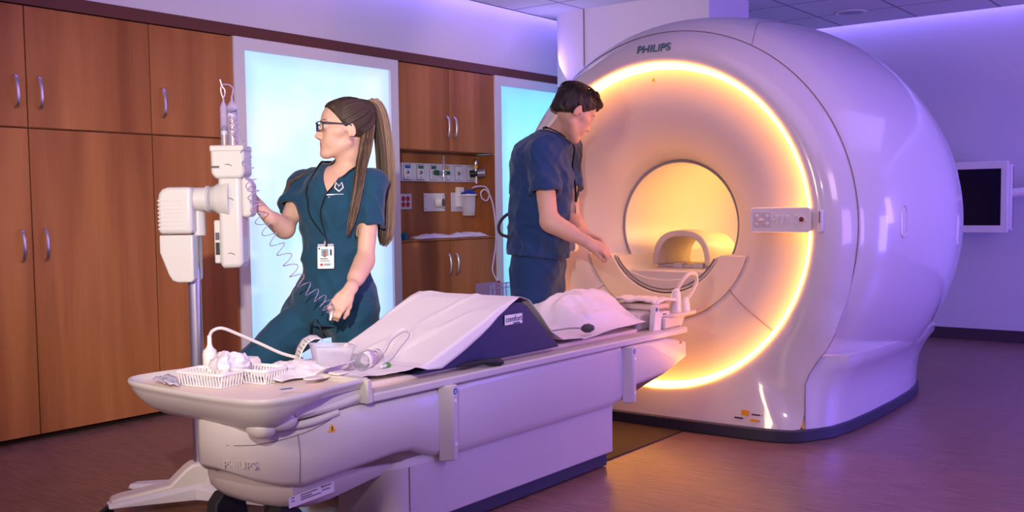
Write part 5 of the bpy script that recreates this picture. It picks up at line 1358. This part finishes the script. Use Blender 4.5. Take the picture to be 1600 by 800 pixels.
# coiled tube to the woman's hand
path = catmull([cB+r_*.012+d_*-.03+Vector((0,0,1.60)), cB+r_*.02+d_*-.04+Vector((0,0,1.52)), (2.560,3.325,1.437), (2.545,3.270,1.30), (2.555,3.230,1.16), (2.602,3.165,1.036), (2.667,3.135,.911), (2.735,3.085,.83), (2.772,3.072,.785)], 26)
hx = []; N_ = len(path)
for i in range(N_*6):
    t_ = i/(N_*6-1)*(N_-1); j = min(int(t_), N_-2); p = path[j].lerp(path[j+1], t_-j); T_ = (path[min(j+1,N_-1)]-path[j]).normalized()
    e1 = T_.cross(Vector((.79,.61,0))).normalized(); e2 = T_.cross(e1); g_ = t_/(N_-1); R_ = .013+.012*min(1, g_*2.2)*(1 if g_ < .93 else (1-g_)/.07)
    a = g_**.9*2*PI*25; hx.append(p+e1*math.cos(a)*R_+e2*math.sin(a)*R_)
hx = [q if q[2] > 0 else q for q in hx]
o = part('coiled_tube', MB().tube(hx, .0018, 5), tc_, None, angle=180); tag(o, 'clear coiled tube hanging from the injector syringes to the hand of the woman', 'tube')
o = part('tube_connector', MB().tube([(2.772,3.072,.79),(2.768,3.074,.765),(2.764,3.076,.75)], [.0045,.006,.004], 10), 'white_plastic', None); tag(o, 'small white tube connector held in the fingertips of the woman', 'connector')

# ================================================================ medical gas niche
NBY = 5.39
gp = thing('gas_outlet_panel', 'lilac white strip of six medical gas outlets along the niche', 'gas outlets', (5.95, NBY, 1.40))
lil = mat('plate_lilac', (.62,.60,.72), .45)
part('back_plate', MB().box(5.42, 6.468, NBY-.018, NBY, 1.402, 1.543), lil, gp, bevel=.003)
cols = [srgb(30,80,190), srgb(20,110,90), srgb(20,110,90), srgb(200,160,60), None, None]
for i, x in enumerate((5.64, 5.787, 5.934, 6.085, 6.233, 6.385)):
    pt = part('outlet_plate', MB().box(x-.036, x+.036, NBY-.024, NBY-.018, 1.418, 1.527), mat('plate_light', (.70,.68,.78), .4), gp, bevel=.002)
    part('outlet_rim', MB().box(x-.040, x+.040, NBY-.0195, NBY-.0178, 1.414, 1.531), 'print_grey', gp, smooth=False)
    if cols[i]: part('gas_tab', MB().box(x-.030, x+.030, NBY-.026, NBY-.0235, 1.500, 1.523), mat('tab_%d' % i, cols[i], .5), pt, smooth=False)
    part('outlet_port', MB().lathe([(.003,NBY-.034),(.009,NBY-.034),(.016,NBY-.030),(.018,NBY-.024)], (x, 0, 1.470), 'y', 20), 'steel', pt)
    part('outlet_hole', MB().lathe([(0,NBY-.0345),(.008,NBY-.0344)], (x, 0, 1.470), 'y', 16), 'black', pt)
    part('print_line', MB().box(x-.012, x+.012, NBY-.0248, NBY-.0238, 1.432, 1.436), 'black', pt, smooth=False)
fm = thing('oxygen_flowmeter', 'small flowmeter with green knobs and clear upright tube on the gas outlets', 'flowmeter', (6.02, 5.35, 1.47))
part('clear_column', MB().tube([(6.02,5.335,1.46),(6.02,5.335,1.60),(6.02,5.335,1.606)], [.010,.010,.006], 14), syc, fm)
part('valve_body', MB().cyl((5.95,5.34,1.472),(6.09,5.34,1.472),.010,seg=14).cyl((6.02,5.34,1.44),(6.02,5.34,1.49),.013,seg=14).cyl((6.0,5.34,1.472),(6.0,5.372,1.472),.010,seg=12), 'steel', fm)
gk = mat('green_knob', srgb(14,84,60), .4)
part('knob', MB().cyl((5.925,5.34,1.472),(5.955,5.34,1.472),.020,seg=18), gk, fm); part('knob', MB().cyl((6.055,5.34,1.472),(6.085,5.34,1.472),.015,seg=18), gk, fm)
part('outlet_nipple', MB().tube([(6.02,5.335,1.445),(6.02,5.335,1.40)], [.008,.004], 12), 'tube_clear', fm)
rg = thing('vacuum_regulator', 'black and steel suction regulator gauge at the right end of the outlets', 'regulator', (6.40, 5.32, 1.45))
part('regulator_body', MB().cyl((6.37,5.36,1.47),(6.41,5.30,1.475),.028,seg=20), 'black', rg)
part('gauge', MB().cyl((6.41,5.31,1.475),(6.44,5.265,1.477),.036,seg=26), mat('gauge_grey', (.25,.24,.30), .3, .5), rg)
part('gauge_face', MB().cyl((6.439,5.267,1.477),(6.442,5.262,1.477),.028,seg=26), lil, rg)
part('chrome_stem', MB().tube([(6.39,5.315,1.49),(6.39,5.315,1.53),(6.39,5.315,1.54),(6.39,5.315,1.58),(6.39,5.315,1.59)], [.013,.013,.017,.017,.010], 16), 'steel', rg)
part('yellow_band', MB().cyl((6.39,5.315,1.515),(6.39,5.315,1.535),.0175,seg=16), 'yellow_sign', rg)
part('lower_nipple', MB().cyl((6.395,5.315,1.45),(6.395,5.315,1.39),.008,seg=12), 'white_plastic', rg)
ro = thing('power_outlet', 'grey plate with four red sockets in the niche', 'outlet', (5.63, NBY, 1.19))
part('face_plate', MB().box(5.555, 5.695, NBY-.008, NBY, 1.188, 1.306), lil, ro, bevel=.002)
for x in (5.602, 5.652):
    for z in (1.268, 1.224): part('socket', MB().lathe([(0,NBY-.012),(.019,NBY-.012),(.020,NBY-.008)], (x, 0, z), 'y', 18), mat('socket_red', srgb(180,24,30), .5), ro)
po = thing('wall_port', 'square white plate with a round black centred port in the niche', 'port', (5.95, NBY, 1.17))
part('plate', MB().box(5.833, 6.077, NBY-.010, NBY, 1.169, 1.311), 'white_paint', po, bevel=.003)
part('port_collar', MB().cyl((5.985,NBY-.008,1.24),(6.005,NBY-.055,1.238),.045,.040,seg=28), 'white_plastic', po)
part('port_core', MB().cyl((6.004,NBY-.053,1.238),(6.007,NBY-.060,1.238),.031,seg=26), mat('port_dark', (.10,.08,.07), .4, .3), po)
for x in (5.85, 6.06):
    for z in (1.19, 1.29): part('screw', MB().lathe([(0,NBY-.012),(.004,NBY-.0115),(.005,NBY-.010)], (x, 0, z), 'y', 8), 'print_grey', po)
cn_ = thing('suction_canister', 'clear suction canister with a blue lid hanging from its white bracket', 'canister', (6.28, 5.32, 1.12))
part('bracket_plate', MB().box(6.158, 6.46, NBY-.008, NBY, 1.164, 1.317), lil, cn_, bevel=.003)
part('bracket', MB().box(6.205, 6.275, NBY-.045, NBY-.008, 1.20, 1.36).box(6.20, 6.36, NBY-.055, NBY-.04, 1.285, 1.30), 'white_plastic', cn_, bevel=.004)
kx, ky = 6.285, 5.31
part('clear_jar', MB().lathe([(.003,1.13),(.048,1.13),(.052,1.138),(.060,1.295),(.064,1.297)], (kx,ky,0), 'z', 32), mat('jar_clear', (.85,.82,.95), .08, alpha=.38, spec=.7), cn_)
part('jar_rim', MB().lathe([(.060,1.292),(.070,1.292),(.070,1.302),(.060,1.303)], (kx,ky,0), 'z', 32), 'white_plastic', cn_)
part('blue_lid', MB().lathe([(.064,1.302),(.064,1.312),(.050,1.322),(.022,1.325),(.018,1.338),(.002,1.34)], (kx,ky,0), 'z', 32).cyl((kx+.035,ky-.01,1.315),(kx+.035,ky-.01,1.35),.010,seg=12).cyl((kx-.035,ky-.01,1.315),(kx-.035,ky-.01,1.345),.012,seg=12), mat('lid_blue', srgb(24,60,160), .4), cn_)
o = part('suction_tubing', MB().tube(catmull([(kx+.035,ky-.01,1.35),(6.34,5.27,1.365),(6.42,5.24,1.36),(6.455,5.23,1.31),(6.43,5.235,1.25),(6.385,5.25,1.27),(6.375,5.25,1.32),(6.41,5.225,1.335),(6.455,5.20,1.24),(6.475,5.185,1.05),(6.47,5.18,.90),(6.43,5.175,.76),(6.41,5.17,.68),(6.43,5.15,.61),(6.46,5.12,.555)], 8), .0062, 8), mat('tube_violet', (.62,.55,.78), .2, coat=.5), None); tag(o, 'long clear suction hose looping down from the canister past the cabinet doors', 'hose')
bk = thing('acrylic_holder', 'clear acrylic box with a red container hung on the lower cabinet', 'holder', (6.37, 5.13, .42))
am = mat('acrylic', (.60,.52,.95), .1, alpha=.30, spec=.8); ae = mat('acrylic_edge', (.58,.48,.95), .2, alpha=.85)
part('clear_panel', MB().box(6.22,6.56,5.045,5.05,.42,.585).box(6.22,6.56,5.19,5.194,.42,.585).box(6.22,6.56,5.05,5.19,.42,.425), am, bk, smooth=False)
eb = MB()
for x in (6.225,6.275,6.36,6.425,6.555): eb.box(x-.005,x+.005,5.040,5.047,.42,.587)
eb.box(6.22,6.56,5.040,5.047,.580,.588).box(6.22,6.56,5.040,5.047,.545,.551)
part('edge_strip', eb, ae, bk, smooth=False)
o = part('red_container', MB().lathe([(.002,.426),(.024,.426),(.026,.43),(.026,.575),(.02,.585),(.012,.590),(.012,.60),(.002,.60)], (6.40,5.10,0), 'z', 24), mat('bottle_red', srgb(150,26,30), .4), None); tag(o, 'small red container standing in the clear acrylic holder', 'container')
for k, (x0, x1, y, lab, sd_) in enumerate(((5.60,5.98,5.27,'clear wrapped tube pack on the left of the niche shelf',1),(5.95,6.42,5.265,'white wrapped sterile pack on the right of the niche shelf',5))):
    def pk(u, v, k=k, x0=x0, x1=x1, y=y):
        x = x0+(x1-x0)*u; e = math.sin(PI*min(max(u,.0),1))**.4*math.sin(PI*v)**.5
        return (x, y-.065+.13*v, .963+.040*e*(.6+.4*crease(x, v*.2, k, 6))+.012*max(0, fbm(x, v*.3, k+3, 10))*e)
    o = part('sterile_pack', MB().grid(pk, 44, 16), mat('pack_wrap', (.72,.66,.80), .3, coat=.4), None, solid=.003, angle=180); tag(o, lab, 'pack')
o = part('teal_cup', MB().lathe([(.002,.961),(.022,.961),(.027,1.012),(.025,1.012),(.021,.965),(.002,.965)], (5.475,5.255,0), 'z', 24), mat('cup_teal', srgb(20,120,160), .5), None); tag(o, 'small teal cup at the left end of the niche shelf', 'cup')

# ================================================================ wall monitor behind the scanner
mo = thing('wall_monitor', 'white framed dark monitor on an arm beside the back of the scanner', 'monitor', (8.95, 2.1, .93))
part('screen_frame', MB().box(8.90, 8.955, 1.845, 2.40, .935, 1.515), 'white_plastic', mo, bevel=.006)
part('screen', MB().box(8.897, 8.901, 1.895, 2.35, .995, 1.455), mat('screen_dark', (.006,.004,.02), .3, spec=.15), mo, smooth=False)
part('rear_housing', MB().box(8.955, 9.02, 1.825, 2.38, .955, 1.49), 'white_plastic', mo, bevel=.008)
part('vent_slats', MB().box(8.985, 8.99, 1.820, 1.826, .97, 1.47).box(9.0, 9.005, 1.820, 1.826, .97, 1.47), 'grey_plastic', mo, smooth=False)
part('support_arm', MB().tube([(8.99,1.84,1.255),(9.02,1.60,1.275),(9.05,1.20,1.31),(9.20,.95,1.32),(9.275,.95,1.32)], .03, 12, flat=1.2), 'white_plastic', mo)
# ================================================================ lights and camera
def area(name, loc, tgt, size, energy, col, sy=None, spread=180):
    l = bpy.data.lights.new(name, 'AREA'); l.energy = energy; l.color = col; l.size = size
    l.shape = 'RECTANGLE' if sy else 'SQUARE'
    if sy: l.size_y = sy
    l.spread = rad(spread)
    o = bpy.data.objects.new(name, l); C.objects.link(o); o.location = loc
    o.rotation_euler = (Vector(tgt)-Vector(loc)).to_track_quat('-Z', 'Y').to_euler(); return o
def spot(name, loc, tgt, energy, col, ang, blend, r):
    l = bpy.data.lights.new(name, 'SPOT'); l.energy = energy; l.color = col; l.spot_size = rad(ang); l.spot_blend = blend; l.shadow_soft_size = r
    o = bpy.data.objects.new(name, l); C.objects.link(o); o.location = loc
    o.rotation_euler = (Vector(tgt)-Vector(loc)).to_track_quat('-Z', 'Y').to_euler(); return o
spot('key_flash', (-.15, .45, 2.0), (2.7, 3.42, 1.30), 760, (1, .90, .80), 42, 1, .035)
area('fill_flash', (-1.6, 2.6, 1.9), (2.2, 2.9, .6), .8, 20, (1, .72, .46), spread=100)
area('ceiling_wash', (3.2, 1.2, 2.78), (3.2, 1.2, 0), 2.6, 24, (.66, .44, 1), 2.6)
area('ceiling_wash', (6.6, .6, 2.78), (6.6, .8, 0), 2.4, 24, (.42, .28, 1), 2.2)
area('column_fill', (5.6, 4.3, 2.77), (6.95, 4.25, 2.0), .35, 8, (1, .66, .92))  # added fill with no real lamp behind it, brightens the column
area('blue_wash', (7.0, -1.2, .8), (5.9, 1.9, .7), .9, 62, (.12, .09, 1))
area('up_wash', (5.2, -2.2, 1.0), (7.6, 3.0, 2.8), 1.2, 52, (.32, .18, 1))  # added upward fill without a fixture, lifts the ceiling and upper housing
area('ceiling_fill', (8.9, -2.4, 1.5), (8.0, .8, 2.8), 1.0, 30, (.40, .24, 1))  # added fill from below, no lamp stands here, brightens ceiling and back wall
area('ceiling_fill', (6.9, 4.95, 2.35), (6.4, 4.4, 2.82), .25, 2.5, (.40, .24, 1))  # small added fill, no fixture, for the ceiling near the left wall
area('side_wash', (3.6, -1.8, 2.5), (5.0, 3.0, 1.2), 1.2, 34, (.90, .56, .84))
spot('bounce_flash', (.2, -.5, 2.3), (5.6, 3.1, 1.9), 55, (1, .76, .76), 50, .6, .12)
w = bpy.data.worlds.new('room_ambient'); bpy.context.scene.world = w; w.use_nodes = True
w.node_tree.nodes['Background'].inputs[0].default_value = (.38, .24, 1, 1); w.node_tree.nodes['Background'].inputs[1].default_value = .48
# camera solved from the room's vanishing lines
f, cy, pitch, roll, yaw = 1581.87, 419.02, .0609601, -.0130217, .6594746
fw = Vector((math.cos(yaw)*math.cos(pitch), math.sin(yaw)*math.cos(pitch), -math.sin(pitch)))
r0 = Vector((math.sin(yaw), -math.cos(yaw), 0)); u0 = r0.cross(fw)
r1 = r0*math.cos(roll)+u0*math.sin(roll); u1 = -r0*math.sin(roll)+u0*math.cos(roll)
cd = bpy.data.cameras.new('camera'); cam = bpy.data.objects.new('camera', cd); C.objects.link(cam)
cam.matrix_world = Matrix(((r1.x,u1.x,-fw.x,0),(r1.y,u1.y,-fw.y,0),(r1.z,u1.z,-fw.z,1.2),(0,0,0,1)))
cd.sensor_width = 36; cd.sensor_fit = 'HORIZONTAL'; cd.lens = f/1600*36; cd.shift_y = (cy-400)/1600; cd.clip_start = .05
sc = bpy.context.scene; sc.camera = cam
sc.view_settings.view_transform = 'Standard'; sc.view_settings.look = 'None'; sc.view_settings.gamma = 1; sc.view_settings.exposure = 0
sc.view_settings.use_curve_mapping = False
